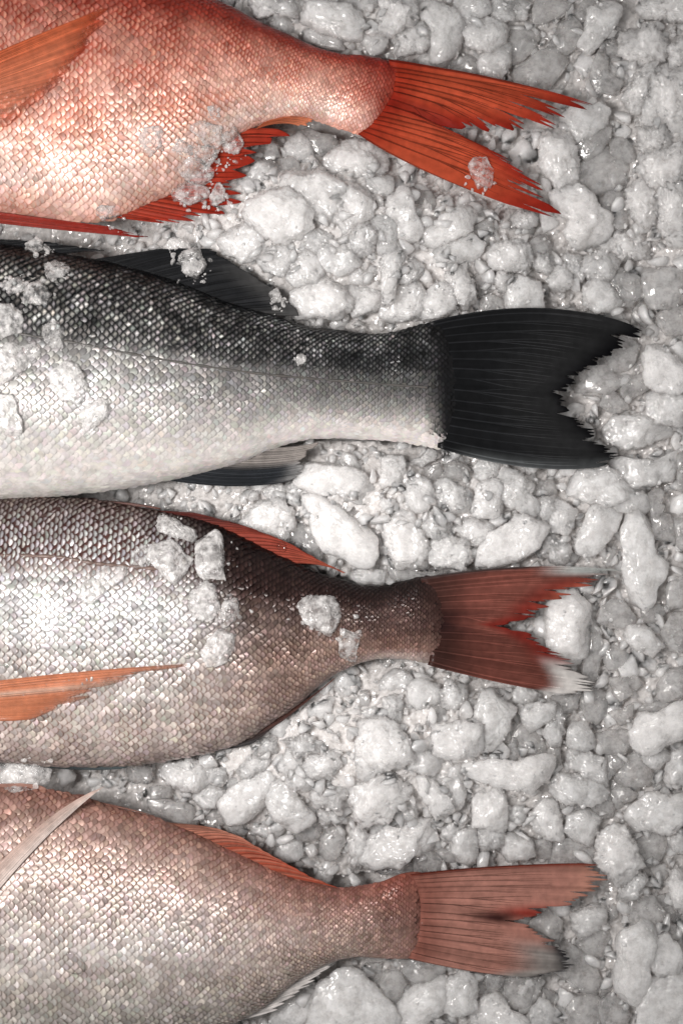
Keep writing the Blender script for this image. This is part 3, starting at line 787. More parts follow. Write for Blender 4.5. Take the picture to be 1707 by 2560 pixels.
    tone = 1 + rng.normal(size=(n, 3)) * .03
    if i == 1:                              # the dark back: pearly dots of very uneven brightness
        dark = sstep(-.15, -.45, e); var *= np.exp(dark * (rng.normal(size=n) * .5 + 1.3 * blot - .45))
    mask = np.broadcast_to(S_RIM, (n, NSV))
    dk = (np.interp(e, [-1, .2, .9], [1, .9, .5]), sstep(-.10, -.28, e), np.maximum(sstep(-.38, -.5, e), .30 + .4 * sstep(350, 700, p[:, 0])), np.full(n, .45))[i][:, None]
    mask = mask * (1 - dk) + (S_DOT if i == 1 else S_BAR)[None] * dk
    if i == 1: var = var ** np.interp(e, [-.1, .3, .8], [1, .6, .25])
    keepc = np.clip(.78 + .8 * noise(np.stack([p[:, 0] / 80, p[:, 1] / 55, np.full(n, 1.7)], -1), 60 + i) + rng.normal(size=n) * .12, .3, 1.0)   # where slime dulls the pattern
    if i == 2: keepc = np.maximum(keepc, sstep(-.38, -.5, e))
    if i != 1: rim = mix(mid * .9, rim, keepc)
    Cc = np.clip(mix(mid[:, None] * np.ones((1, NSV, 1)) * (var[:, None] * tone)[:, None], rim[:, None] * np.ones((1, NSV, 1)) * (var ** .4)[:, None, None], mask), 0.004, .92)
    Cc = mix(Cc, tailc, (1 - endf)[:, None] * .85 * np.ones((1, NSV)))
    Vw = W(V)
    inside = (p[:, 0] > 2) & (p[:, 0] < 1705) & (p[:, 1] > 2) & (p[:, 1] < 2558)
    order = np.argsort(-(sl * sw * nrm[:, 2]) - inside * 1e6)
    single = order[:300]; rest = order[300:]
    for q in single:
        mesh_obj('scale', Vw[q], S_F, SCALE, body, base, Cc[q])
    Fall = (S_F[None] + (np.arange(len(rest)) * NSV)[:, None, None]).reshape(-1, 4)
    o = mesh_obj('scales', Vw[rest].reshape(-1, 3), Fall, SCALE, body, base, Cc[rest].reshape(-1, 3))
    o['kind'] = 'stuff'
    return root, base, body
ROOTS = [build_fish(i) for i in range(4)]

def tube(path, rad, nseg=6, flatz=1.0):
    """path (n,3), rad (n,) -> verts, faces list; closed tapered tube"""
    n = len(path)
    t = np.gradient(path, axis=0); t /= np.linalg.norm(t, axis=1)[:, None] + 1e-9
    up = np.array([0, 0, 1.0]); s = np.cross(t, up); s /= np.linalg.norm(s, axis=1)[:, None] + 1e-9
    w = np.cross(s, t)
    an = np.linspace(0, 2 * np.pi, nseg, endpoint=False)
    V = path[:, None] + (s[:, None] * np.cos(an)[None, :, None] + w[:, None] * np.sin(an)[None, :, None] * flatz) * rad[:, None, None]
    a = np.arange(n * nseg).reshape(n, nseg); b = np.roll(a, -1, 1)
    f = np.stack([a[:-1], b[:-1], b[1:], a[1:]], -1).reshape(-1, 4)
    return V.reshape(-1, 3), f

def lateral_line(i, pts, rad, col):
    P = catmull(np.array(pts, float), 14)
    P = U(P, ZC + 100)
    z = np.convolve(np.pad(body_z(P[:, 0], P[:, 1]), 6, mode='edge'), np.ones(13) / 13, 'valid') + 2.2
    path = np.column_stack([P, z])
    V, f = tube(path, np.full(len(P), rad) * (1 + .35 * np.sin(np.arange(len(P)) * 1.3)), 6, .5)
    root, base, body = ROOTS[i]
    mesh_obj('lateral_line', W(V), f, SKIN, root, base, np.tile(col, (len(V), 1)), flip=False)
lateral_line(1, [(-100, 800), (60, 838), (163, 854), (305, 881), (468, 909), (654, 933), (854, 949), (1071, 963)], 2.6, (.10, .095, .09))
lateral_line(2, [(-200, 1395), (-60, 1388), (0, 1389), (136, 1392), (234, 1408), (316, 1416), (420, 1425)], 4.6, (.16, .11, .095))

# ------------------------------------------------------------------ fins
def fin(i, name, keys, n, colf, teeth=(12, .06, .12), width=1.0, thick=1.6, wave=3.0, ztip=-8.0, on_body=0.0, z0=None, mat=None, split=(), nf=26, rayk=.55, seed=0, alphaf=None, branch=False, streak=.22):
    """keys: (t, root, tip[, middle]) in photograph pixels; n rays in between; colf(t, f) -> membrane colour.
    teeth: (how many points the free edge frays into, least and greatest depth)"""
    root, base, body = ROOTS[i]
    r = np.random.default_rng(100 + seed + i * 10)
    T = np.array([k[0] for k in keys], float)
    R = np.array([k[1] for k in keys], float); E = np.array([k[2] for k in keys], float)
    M = np.array([k[3] if len(k) > 3 else ((np.array(k[1]) + np.array(k[2])) / 2) for k in keys], float)
    zz = ZC if z0 is None else z0
    R, E, M = U(R, zz), U(E, zz), U(M, zz); Q = 2 * M - .5 * (R + E)
    ip = lambda A, t: np.stack([np.interp(t, T, A[:, 0]), np.interp(t, T, A[:, 1])], -1)
    sd0 = 31 + seed
    n1 = lambda t, fr, s: noise(np.stack([np.ravel(t) * fr, np.full(np.size(t), .37), np.full(np.size(t), .71)], -1), sd0 + s).reshape(np.shape(t))
    def pos(t, f):
        F = f[..., None]
        xy = (1 - F) ** 2 * ip(R, t) + 2 * F * (1 - F) * ip(Q, t) + F ** 2 * ip(E, t)
        z = zz + ztip * f + wave * n1(t, 7, 1) * 2 * f + wave * n1(t, 19, 2) * (.3 + f)
        if name == 'tail_fin': z = z + 9 * np.exp(-(f / .16) ** 2)
        if on_body:
            z = np.maximum(z, body_z(xy[..., 0], xy[..., 1]) + on_body)
        return np.concatenate([xy, z[..., None]], -1)
    # how far the membrane reaches: frayed points
    nt = max(24, n * 6)
    cuts = np.concatenate([[0], np.sort((np.arange(1, teeth[0]) + r.uniform(-.35, .35, teeth[0] - 1)) / teeth[0]), [1]])
    dep = r.uniform(teeth[1], teeth[2], teeth[0]); topv = 1 + r.normal(size=teeth[0]) * .03; lean = r.uniform(.3, .7, teeth[0])
    def reach(t):
        k = np.clip(np.searchsorted(cuts, t, side='right') - 1, 0, teeth[0] - 1)
        ph = (t - cuts[k]) / (cuts[k + 1] - cuts[k])
        tri = np.where(ph < lean[k], (lean[k] - ph) / lean[k], (ph - lean[k]) / (1 - lean[k]))
        me = topv[k] - dep[k] * tri ** 1.3 + n1(t, 160, 5) * .015
        for (a, b_, dp) in split:
            hw = (b_ - a) / 2 + .004; q = np.abs(t - (a + b_) / 2) / hw
            me = np.where(q < 1, np.minimum(me, dp + (1 - dp) * q ** .7), me)
        return np.clip(me, .2, 1.06)
    ts = np.linspace(0, 1, nt); fs = np.linspace(0, 1, nf)
    tt, ff = np.meshgrid(ts, fs, indexing='ij')
    fe = ff * reach(ts)[:, None]
    V = pos(tt, fe)
    if on_body:
        kz = np.ones(5) / 5
        for q in range(nt): V[q, :, 2] = np.convolve(np.pad(V[q, :, 2], 2, mode='edge'), kz, 'valid') + .6
    st = np.exp(streak * n1(ts, 13, 7) + streak * .9 * n1(ts, 37, 8))[:, None]
    C = colf(tt.ravel(), fe.ravel()).reshape(nt, nf, 3) * st[..., None]
    C = np.clip(C, .002, .95).reshape(-1, 3)
    if alphaf is not None: C = np.column_stack([C, np.clip(alphaf(tt.ravel(), fe.ravel()), 0, 1)])
    o = mesh_obj(name, W(V.reshape(-1, 3)), ribbon_grid(nt, nf), mat or FIN, root, base, C)
    sd = o.modifiers.new('thickness', 'SOLIDIFY'); sd.thickness = thick * K; sd.offset = -1
    # the rays, each its own piece; outer ones fork off their neighbours
    tr = np.linspace(0, 1, n) + np.concatenate([[0], r.normal(size=n - 2) * .22 / n, [0]])
    for k in range(n):
        main = (k % 3 == 1) or not branch or k in (0, n - 1)
        f0 = 0.0 if main else r.uniform(.22, .42)
        f = np.linspace(f0, float(reach(tr[k:k + 1])[0]) * .985, nf - 4)
        t = np.full(len(f), tr[k])
        if not main:
            tp = tr[min(n - 1, max(0, k + (1 if k % 3 == 0 else -1)))]
            t = tp + (tr[k] - tp) * sstep(f0 - .05, f0 + .38, f)
        P = pos(t, f)
        if on_body: P[:, 2] = np.convolve(np.pad(P[:, 2], 2, mode='edge'), np.ones(5) / 5, 'valid') + 1.0
        P[:, 2] += 1.1
        rr = np.interp(np.linspace(0, 1, len(f)), [0, .06, .55, 1], [.5, 1, .72, .10]) * width * (1 if main else .7)
        Vr, Fr = tube(P, rr, 5, .7)
        c = colf(t, f) * rayk * (1 + r.normal() * .16)
        mesh_obj('fin_ray', W(Vr), Fr, RAY, o, base, np.clip(np.repeat(c, 5, 0), .003, .95), flip=False)
    td, fd = np.meshgrid(np.linspace(0, 1, 150), np.linspace(0, 1, 150), indexing='ij')
    D = pos(td, fd * reach(td)).reshape(-1, 3)
    r_, c_ = cell(D[:, 0], D[:, 1]); np.minimum.at(FINZ, (r_, c_), D[:, 2] - thick)
    return o

C3 = lambda r, g, b: np.array((r, g, b))
def red_tail(t, f):
    c = mix(mix(C3(.36, .035, .016), C3(.52, .085, .038), sstep(.0, .3, f)), C3(.30, .020, .012), sstep(.55, 1.0, f))
    return mix(c, C3(.26, .016, .010), np.exp(-((t - .52) / .10) ** 2) * .8 + np.exp(-(t / .03) ** 2) * .5)
fin(0, 'tail_fin', [(0,(970,153),(1493,262),(1235,196)),(.06,(975,166),(1482,262),(1240,206)),(.15,(980,182),(1412,292),(1210,222)),(.25,(984,200),(1392,322),(1200,247)),
   (.35,(985,218),(1290,329),(1150,258)),(.45,(982,238),(1180,320),(1090,268)),(.52,(970,258),(1085,314),(1035,280)),(.60,(958,278),(1165,345),(1070,305)),
   (.70,(945,294),(1250,382),(1105,330)),(.80,(930,308),(1325,442),(1130,360)),(.90,(915,322),(1386,500),(1140,395)),(.96,(903,332),(1388,527),(1140,425)),(1,(895,337),(1340,534),(1090,438))],
   46, red_tail, teeth=(30, .05, .22), branch=True, width=2.6, rayk=.42, split=((.09, .13, .62), (.17, .21, .58), (.26, .30, .62), (.38, .40, .7), (.69, .71, .72), (.88, .90, .8)), seed=1)
fin(0, 'pectoral_fin', [(0,(-260,255),(303,0),(12,132)),(.3,(-260,275),(262,70),(14,178)),(.6,(-255,292),(185,180),(4,232)),(1,(-250,322),(30,318),(-100,325))],
   30, lambda t, f: mix(C3(.70, .15, .055), C3(.74, .30, .17), t), width=1.5, teeth=(6, .02, .08), wave=0, ztip=0, on_body=3.2, z0=ZC + 100, mat=FIN_THIN, rayk=.62, seed=2, alphaf=lambda t, f: (.92 - .72 * sstep(.30, 1, t)) * (1 - sstep(.74, 1.0, f)), streak=.3)
fin(0, 'pelvic_fin', [(0,(-180,510),(300,570),(90,543)),(.5,(-180,522),(330,584),(90,556)),(1,(-180,535),(351,592),(90,567))], 9,
   lambda t, f: mix(C3(.42, .05, .03), C3(.22, .015, .010), f), width=2.2, teeth=(6, .02, .08), wave=1, ztip=-6, z0=ZC + 6, seed=3)
fin(0, 'anal_fin', [(0,(262,538),(395,557)),(.15,(310,530),(460,555)),(.3,(360,505),(545,537)),(.45,(410,485),(602,500)),(.6,(450,455),(614,455)),(.72,(490,420),(626,411)),(.84,(550,368),(662,362)),(1,(610,325),(738,329),(680,321))],
   26, lambda t, f: mix(C3(.46, .06, .03), C3(.30, .022, .012), f), width=2.5, teeth=(13, .22, .42), wave=2, ztip=-10, z0=ZC + 4, seed=4,
   split=((.55, .62, .5), (.80, .86, .45), (.22, .26, .6)))
fin(0, 'finlet', [(0,(640,322),(755,318),(700,308)),(1,(660,306),(790,300),(725,292))], 6, lambda t, f: mix(C3(.60, .14, .06), C3(.66, .24, .13), f), width=2, teeth=(6, .02, .08), wave=0, ztip=0, z0=ZC + 10, seed=5)

def black_tail(t, f):
    c = mix(C3(.008, .0085, .0095), C3(.018, .0185, .0195), sstep(.3, .8, f))
    c = mix(c, C3(.004, .004, .005), sstep(.85, 1, f))
    return mix(c, C3(.10, .108, .112), sstep(.90, 1.0, t) * sstep(.05, .25, f) * .6)
fin(1, 'tail_fin', [(0,(1066,810),(1612,822),(1350,771)),(.05,(1070,822),(1606,828),(1345,790)),(.12,(1074,838),(1562,851),(1330,817)),(.25,(1080,872),(1490,900),(1300,868)),(.38,(1085,912),(1440,942),(1270,918)),(.5,(1088,957),(1400,985),(1250,968)),
   (.6,(1090,997),(1436,1038),(1260,1018)),(.72,(1092,1037),(1474,1077),(1280,1062)),(.85,(1094,1080),(1527,1128),(1310,1113)),(.94,(1094,1103),(1550,1143),(1330,1146)),(1,(1092,1118),(1500,1167),(1310,1166))],
   48, black_tail, teeth=(46, .015, .065), branch=True, width=2.6, wave=4, rayk=1.9, split=((.10, .12, .88), (.58, .62, .86)), seed=6)
fin(1, 'dorsal_fin', [(0,(236,650),(400,622)),(.2,(300,666),(530,621),(420,634)),(.35,(360,684),(560,645),(470,657)),(.55,(440,710),(625,680),(540,688)),(.75,(540,752),(692,729),(620,738)),(.9,(600,772),(736,764)),(1,(650,788),(757,789))],
   30, lambda t, f: mix(C3(.016, .017, .019), C3(.06, .06, .06), sstep(.4, 1, f) * sstep(.3, .7, t) + sstep(.88, 1, t)), teeth=(6, .02, .08), width=2.3, wave=2, ztip=-4, seed=7)
fin(1, 'spiny_dorsal_fin', [(0,(-260,612),(-40,597),(-150,600)),(.5,(-60,622),(120,604),(30,606)),(1,(120,642),(265,627),(190,630))], 10,
   lambda t, f: C3(.014, .015, .017) + 0 * f[:, None], teeth=(6, .02, .08), width=2.4, wave=1, ztip=-3, seed=8)
fin(1, 'anal_fin', [(0,(410,1197),(700,1208),(560,1214)),(.15,(440,1192),(740,1196),(600,1206)),(.3,(470,1186),(764,1178),(620,1197)),(.55,(530,1168),(760,1158),(640,1172)),(.75,(590,1146),(772,1134),(680,1146)),(1,(660,1118),(800,1104),(725,1118))],
   24, lambda t, f: mix(mix(C3(.030, .034, .040), C3(.30, .30, .30), sstep(.75, 1, f) * sstep(.02, .2, t)), C3(.34, .31, .29), sstep(.5, .72, t)), teeth=(6, .02, .08), width=2.1, wave=2, ztip=-8, seed=9)

def bream_tail(t, f):
    c = mix(C3(.055, .024, .020), C3(.165, .055, .042), sstep(.05, .40, f)) * np.where(t > .6, .75, 1.0)[:, None]
    c = mix(c, C3(.022, .010, .010), np.exp(-((t - .54) / .11) ** 2) * sstep(.75, .1, f))
    c = mix(c, C3(.18, .022, .016), sstep(.6, .9, f) * sstep(.10, .24, t) * sstep(.84, .76, t))
    c = mix(c, C3(.36, .10, .065), sstep(.75, 1.0, f) * np.exp(-((t - .27) / .09) ** 2))
    c = mix(c, C3(.62, .60, .58), sstep(.70, .84, f) * sstep(.72, .84, t))
    c = mix(c, C3(.40, .42, .41), sstep(.55, .82, f) * sstep(.15, .06, t))
    return mix(c, C3(.035, .025, .024), np.exp(-(t / .025) ** 2) * sstep(.7, .5, f))
fin(2, 'tail_fin', [(0,(1050,1446),(1539,1424),(1300,1419)),(.1,(1056,1462),(1531,1436),(1300,1440)),(.2,(1062,1477),(1485,1459),(1280,1459)),(.3,(1066,1496),(1412,1496),(1250,1487)),(.4,(1070,1516),(1352,1528),(1220,1516)),(.47,(1072,1536),(1347,1546),(1215,1534)),
   (.52,(1074,1551),(1246,1565)),(.57,(1074,1566),(1312,1580)),(.66,(1074,1590),(1384,1625),(1240,1600)),(.76,(1074,1612),(1432,1655),(1260,1635)),(.87,(1074,1634),(1481,1708),(1280,1675)),(.95,(1072,1650),(1490,1725),(1280,1701)),(1,(1068,1660),(1440,1741),(1260,1708))],
   46, bream_tail, teeth=(34, .04, .18), branch=True, width=2.3, split=((.12, .15, .8), (.24, .27, .72), (.33, .36, .74), (.44, .46, .68), (.70, .72, .74), (.78, .80, .8)), seed=10, rayk=1.45)
fin(2, 'dorsal_fin', [(0,(380,1278),(500,1282)),(.25,(470,1301),(640,1325),(555,1302)),(.5,(560,1333),(742,1371),(660,1336)),(.75,(640,1373),(830,1419),(740,1382)),(1,(715,1408),(874,1439),(800,1412))],
   20, lambda t, f: mix(mix(C3(.10, .022, .018), C3(.30, .055, .035), sstep(.15, .6, t)), C3(.42, .11, .065), sstep(.6, 1, t) * f), teeth=(6, .02, .08), width=2.2, wave=1, ztip=2, z0=ZC + 4, seed=11)
fin(2, 'spiny_dorsal_fin', [(0,(-300,1262),(60,1238),(-120,1244)),(1,(180,1258),(425,1276),(300,1255))], 8, lambda t, f: mix(C3(.05, .025, .022), C3(.12, .05, .04), f), teeth=(6, .02, .08), width=2.0, wave=0, ztip=0, z0=ZC + 2, seed=12)
fin(2, 'anal_fin', [(0,(500,1876),(640,1855),(580,1870)),(.5,(590,1850),(742,1770),(680,1818)),(1,(690,1790),(846,1687),(776,1743))], 12,
   lambda t, f: mix(C3(.05, .05, .052), C3(.15, .055, .04), t), teeth=(6, .02, .08), width=2.0, wave=0, ztip=0, z0=ZC, seed=13)
fin(2, 'pelvic_fin', [(0,(20,1898),(330,1913),(170,1912)),(1,(20,1904),(310,1922),(170,1922))], 5, lambda t, f: C3(.06, .075, .08) + 0 * f[:, None], teeth=(6, .02, .08), width=2.0, wave=0, ztip=0, z0=ZC, seed=14)
def bream_pec(t, f):
    return mix(mix(C3(.62, .22, .11), C3(.74, .48, .36), np.exp(-((t - .48) / .07) ** 2) * .9), C3(.70, .40, .28), sstep(.75, 1, f) * .7)
fin(2, 'pectoral_fin', [(0,(-300,1745),(490,1658),(100,1688)),(.35,(-300,1755),(330,1690),(50,1716)),(.7,(-300,1765),(235,1730),(0,1755)),(1,(-300,1778),(120,1794),(-60,1800))],
   26, bream_pec, teeth=(6, .02, .08), width=1.6, wave=0, ztip=0, on_body=3.2, z0=ZC + 100, mat=FIN_THIN, rayk=.72, seed=15, alphaf=lambda t, f: (.94 - .45 * np.exp(-((t - .5) / .08) ** 2)) * (1 - .95 * sstep(.66, 1, f)), streak=.35)

def pale_tail(t, f):
    c = mix(C3(.27, .105, .08), C3(.40, .19, .15), sstep(0, .3, f))
    c = mix(c, C3(.30, .045, .032), np.exp(-((t - .44) / .05) ** 2) * sstep(.5, .9, f))
    c = mix(c, C3(.05, .018, .016), np.exp(-((t - .50) / .05) ** 2) * sstep(.3, .7, f) * sstep(1.0, .75, f))
    c = mix(c, C3(.27, .25, .235), sstep(.55, .85, f) * sstep(.62, .78, t))
    c = mix(c, C3(.03, .03, .034), sstep(.86, 1, f) * sstep(.62, .72, t))
    c = mix(c, C3(.58, .30, .22), sstep(.75, 1, f) * sstep(.4, .2, t) * .6)
    return mix(c, C3(.22, .045, .03), np.exp(-(t / .03) ** 2))
fin(3, 'tail_fin', [(0,(1025,2184),(1487,2160),(1270,2166)),(.04,(1030,2189),(1488,2172),(1270,2174)),(.08,(1033,2194),(1520,2188),(1280,2185)),(.2,(1040,2212),(1502,2218),(1280,2212)),(.32,(1046,2233),(1456,2246),(1260,2236)),(.43,(1050,2256),(1352,2283)),(.5,(1050,2276),(1312,2303)),
   (.56,(1050,2296),(1326,2322)),(.68,(1044,2320),(1392,2362),(1220,2344)),(.8,(1038,2344),(1420,2400),(1235,2379)),(.92,(1030,2368),(1428,2427),(1230,2414)),(1,(1022,2392),(1340,2445),(1180,2428))],
   46, pale_tail, teeth=(36, .02, .12), branch=True, width=1.9, split=((.10, .12, .86), (.26, .28, .84), (.40, .42, .8), (.50, .53, .74)), seed=16, rayk=.5)
fin(3, 'dorsal_fin', [(0,(390,2058),(540,2070),(470,2061)),(.3,(470,2084),(612,2098),(545,2079)),(.6,(560,2126),(702,2151),(630,2123)),(.85,(640,2163),(782,2195),(710,2168)),(1,(695,2189),(851,2221),(780,2204))],
   20, lambda t, f: mix(C3(.46, .20, .14), C3(.38, .075, .042), sstep(.2, .6, t) * (.4 + .6 * np.sin(t * 40) ** 2)), teeth=(6, .02, .08), width=2.0, wave=1, ztip=2, z0=ZC + 4, seed=17)
fin(3, 'spiny_dorsal_fin', [(0,(-300,1985),(60,1958),(-120,1966)),(1,(180,1996),(400,2044),(290,2014))], 7, lambda t, f: mix(C3(.16, .07, .055), C3(.36, .20, .16), f), teeth=(6, .02, .08), width=1.9, wave=0, ztip=0, z0=ZC + 2, seed=18)
fin(3, 'anal_fin', [(0,(545,2562),(690,2530)),(.3,(590,2540),(745,2484)),(.5,(620,2520),(770,2466)),(.7,(665,2488),(804,2436)),(1,(715,2450),(846,2401))], 16,
   lambda t, f: mix(C3(.36, .22, .19), C3(.74, .71, .69), sstep(.15, .5, f)), teeth=(9, .10, .25), width=1.9, wave=1, ztip=-4, z0=ZC + 2, rayk=.85, seed=19)
fin(3, 'pectoral_fin', [(0,(-150,2330),(268,1963),(75,2086)),(.5,(-140,2365),(262,1966),(66,2122)),(1,(-130,2400),(252,1973),(56,2156))], 9,
   lambda t, f: mix(C3(.62, .45, .39), C3(.76, .66, .61), t) * (1 - .12 * f[:, None]), teeth=(6, .02, .08), width=1.7, wave=0, ztip=0, on_body=9, z0=ZC + 70, rayk=.8, seed=20)

# ------------------------------------------------------------------ the ice
def ice_base(x, y):
    """smooth height of the heaped ice: banked up between the fish, low towards the tray's far side"""
    z = 8.0 + 0 * x
    for (mx, my, sx, sy, h) in ((720, 560, 330, 150, 58), (1080, 620, 260, 130, 30), (980, 1250, 330, 110, 46), (800, 1830, 340, 150, 58), (1080, 1900, 260, 160, 34),
                                (900, 40, 330, 90, 44), (950, 2540, 300, 90, 18), (1640, 1780, 130, 130, 22), (1640, 2420, 150, 150, 26), (1690, 420, 110, 330, 34), (1740, 1400, 90, 420, 20)):
        z = z + h * np.exp(-((x - mx) / sx) ** 2 - ((y - my) / sy) ** 2)
    return z - 34 * sstep(520, 260, np.asarray(x, float))
LIFT = {0: -16.0, 1: -4.0, 2: 9.0, 3: 22.0}

def outline_radius(poly, c, n=180):
    th = np.linspace(-np.pi, np.pi, n, endpoint=False)
    d = np.stack([np.cos(th), np.sin(th)], -1)
    r = np.zeros(n)
    for a, b in zip(poly, np.roll(poly, -1, 0)):
        e = b - a
        den = d[:, 0] * e[1] - d[:, 1] * e[0]
        den = np.where(np.abs(den) < 1e-9, 1e-9, den)
        ac = a - c
        s = (ac[0] * e[1] - ac[1] * e[0]) / den
        q = (ac[0] * d[:, 1] - ac[1] * d[:, 0]) / den
        ok = (s > 0) & (q >= -1e-6) & (q <= 1 + 1e-6)
        r = np.where(ok, np.maximum(r, s), r)
    r[r <= 0] = np.median(r[r > 0])
    k = np.exp(-(np.arange(-4, 5) / 1.8) ** 2); k /= k.sum()
    return th, np.convolve(np.pad(r, 4, mode='wrap'), k, 'valid')

def lump_verts(poly, thick, seed, sub, sugar, hard=.62):
    """rounded block over the outline: full sides, chipped facets, sugary surface. Returns verts round its centre"""
    r = np.random.default_rng(seed)
    x, y = poly[:, 0], poly[:, 1]; xs, ys = np.roll(x, -1), np.roll(y, -1)
    cr = x * ys - xs * y; A = cr.sum() / 2
    c = np.array([((x + xs) * cr).sum(), ((y + ys) * cr).sum()]) / (6 * A) if abs(A) > 1 else poly.mean(0)
    th, rad = outline_radius(poly, c)
    v, f = ICO[sub]
    ang = np.arctan2(v[:, 1], v[:, 0]); h = np.hypot(v[:, 0], v[:, 1])
    R = np.interp(ang, np.append(th, np.pi), np.append(rad, rad[0]))
    hh = h ** hard
    P = np.stack([np.cos(ang) * R * hh, np.sin(ang) * R * hh, np.sign(v[:, 2]) * np.abs(v[:, 2]) ** .75 * thick], -1)
    Rm = rad.mean(); N = np.array([Rm, Rm, thick])
    for _ in range(r.integers(9, 15)):                      # broken facets
        n = r.normal(size=3); n[2] = abs(n[2]) * 1.2 + .15; n /= np.linalg.norm(n)
        q = P / N; dd = q @ n; lim = r.uniform(.68, .94) * dd.max()
        over = np.clip(dd - lim, 0, None) * .85
        P = P - (over[:, None] * n) * N
    n = np.array([r.normal() * .22, r.normal() * .22, 1.0]); n /= np.linalg.norm(n)
    dd = (P / N) @ n; P = P - ((np.clip(dd - r.uniform(.5, .8) * dd.max(), 0, None) * .9)[:, None] * n) * N     # a broad worn top
    nv = P / np.linalg.norm(P / N, axis=1)[:, None] / N; nv /= np.linalg.norm(nv, axis=1)[:, None]
    s = seed % 97
    D = noise(P / (Rm * .75 + 6), s) * Rm * .13 + noise(P / 26, s + 1) * 5.5 * (.5 + sugar)
    D += (.25 - np.abs(noise(P / 17, s + 2))) * 11.0 * sugar + (.25 - np.abs(noise(P / 8.5, s + 3))) * 6.5 * sugar
    D += r.normal(size=len(P)) * (.4 + 1.5 * sugar) * (1.0 if sub > 3 else .7)   # broken crystal faces
    return P + nv * D[:, None], f, c

TOP = np.full((GH, GW), -1e3)                               # height map of everything of ice placed so far
def stamp(P):
    r, c = cell(P[:, 0], P[:, 1]); np.maximum.at(TOP, (r, c), P[:, 2])

ANCHORS = [("the red tail's upper tip", 1493, 262), ("the red tail's lower tip", 1388, 525), ("the red tail's top edge", 1180, 180), ("the red fish's back", 800, 110),
  ("the red tail's bottom edge", 1120, 455), ("the red anal fin", 630, 440), ("the black dorsal fin's end", 750, 780), ("the black tail's top edge", 1260, 785),
  ("the black tail's upper tip", 1612, 822), ("the black tail's fork", 1405, 985), ("the black tail's lower tip", 1549, 1143), ("the black tail's bottom edge", 1300, 1165),
  ("the dark anal fin", 755, 1185), ("the folded red dorsal fin", 760, 1370), ("the brown tail's top edge", 1250, 1425), ("the brown tail's upper tip", 1535, 1425),
  ("the brown tail's fork", 1260, 1565), ("the brown tail's white lower tip", 1485, 1725), ("the brown tail's bottom edge", 1200, 1700), ("the darker bream's folded anal fin", 760, 1765),
  ("the folded orange dorsal fin", 640, 2110), ("the pink tail's top edge", 1250, 2165), ("the pink tail's upper tip", 1520, 2190), ("the pink tail's fork", 1315, 2305),
  ("the pink tail's lower tip", 1425, 2425), ("the pink tail's bottom edge", 1180, 2435), ("the white anal fin", 800, 2440)]
ORD = ['first', 'second', 'third', 'fourth', 'fifth', 'sixth', 'seventh', 'eighth', 'ninth', 'tenth', 'eleventh', 'twelfth', 'thirteenth', 'fourteenth', 'fifteenth', 'sixteenth', 'seventeenth', 'eighteenth']
lumps = []
for line in LUMPS.strip().splitlines():
    head, *pts = line.split()
    ox, oy, s = CROPS[head[0]]
    poly = np.array([[float(q) for q in p.split(',')] for p in pts]) * s + (ox, oy)
    lumps.append([int(head[1]), poly])
def area_of(poly):
    x, y = poly.T; return abs((x * np.roll(y, -1) - y * np.roll(x, -1)).sum()) / 2
slots = {}
for q, (lay, poly) in enumerate(lumps):
    c = poly.mean(0)
    best = min(range(len(ANCHORS)), key=lambda k: math.hypot(ANCHORS[k][1] - c[0], ANCHORS[k][2] - c[1]))
    dx, dy = c[0] - ANCHORS[best][1], c[1] - ANCHORS[best][2]
    side = ('beyond' if dx > 0 else 'before') if abs(dx) > abs(dy) else ('below' if dy > 0 else 'above')
    slots.setdefault((best, side), []).append((math.hypot(dx, dy), q))
label_of = {}
for (best, side), L in slots.items():
    for rank, (_, q) in enumerate(sorted(L)):
        lay, poly = lumps[q]; a = area_of(poly)
        d = poly - poly.mean(0); ev = np.sqrt(np.linalg.eigvalsh(d.T @ d)); el = ev[1] / max(ev[0], 1e-6)
        size = 'large' if a > 9000 else 'small' if a < 2500 else 'middling'
        shape = 'oblong' if el > 1.75 else 'blocky' if el > 1.3 else 'roundish'
        tone = ('clear grey', 'cloudy grey', 'pale', 'milky white')[lay]
        label_of[q] = f"{size} {shape} {tone} ice lump {side} {ANCHORS[best][0]}, {ORD[min(rank, 17)]} one out"

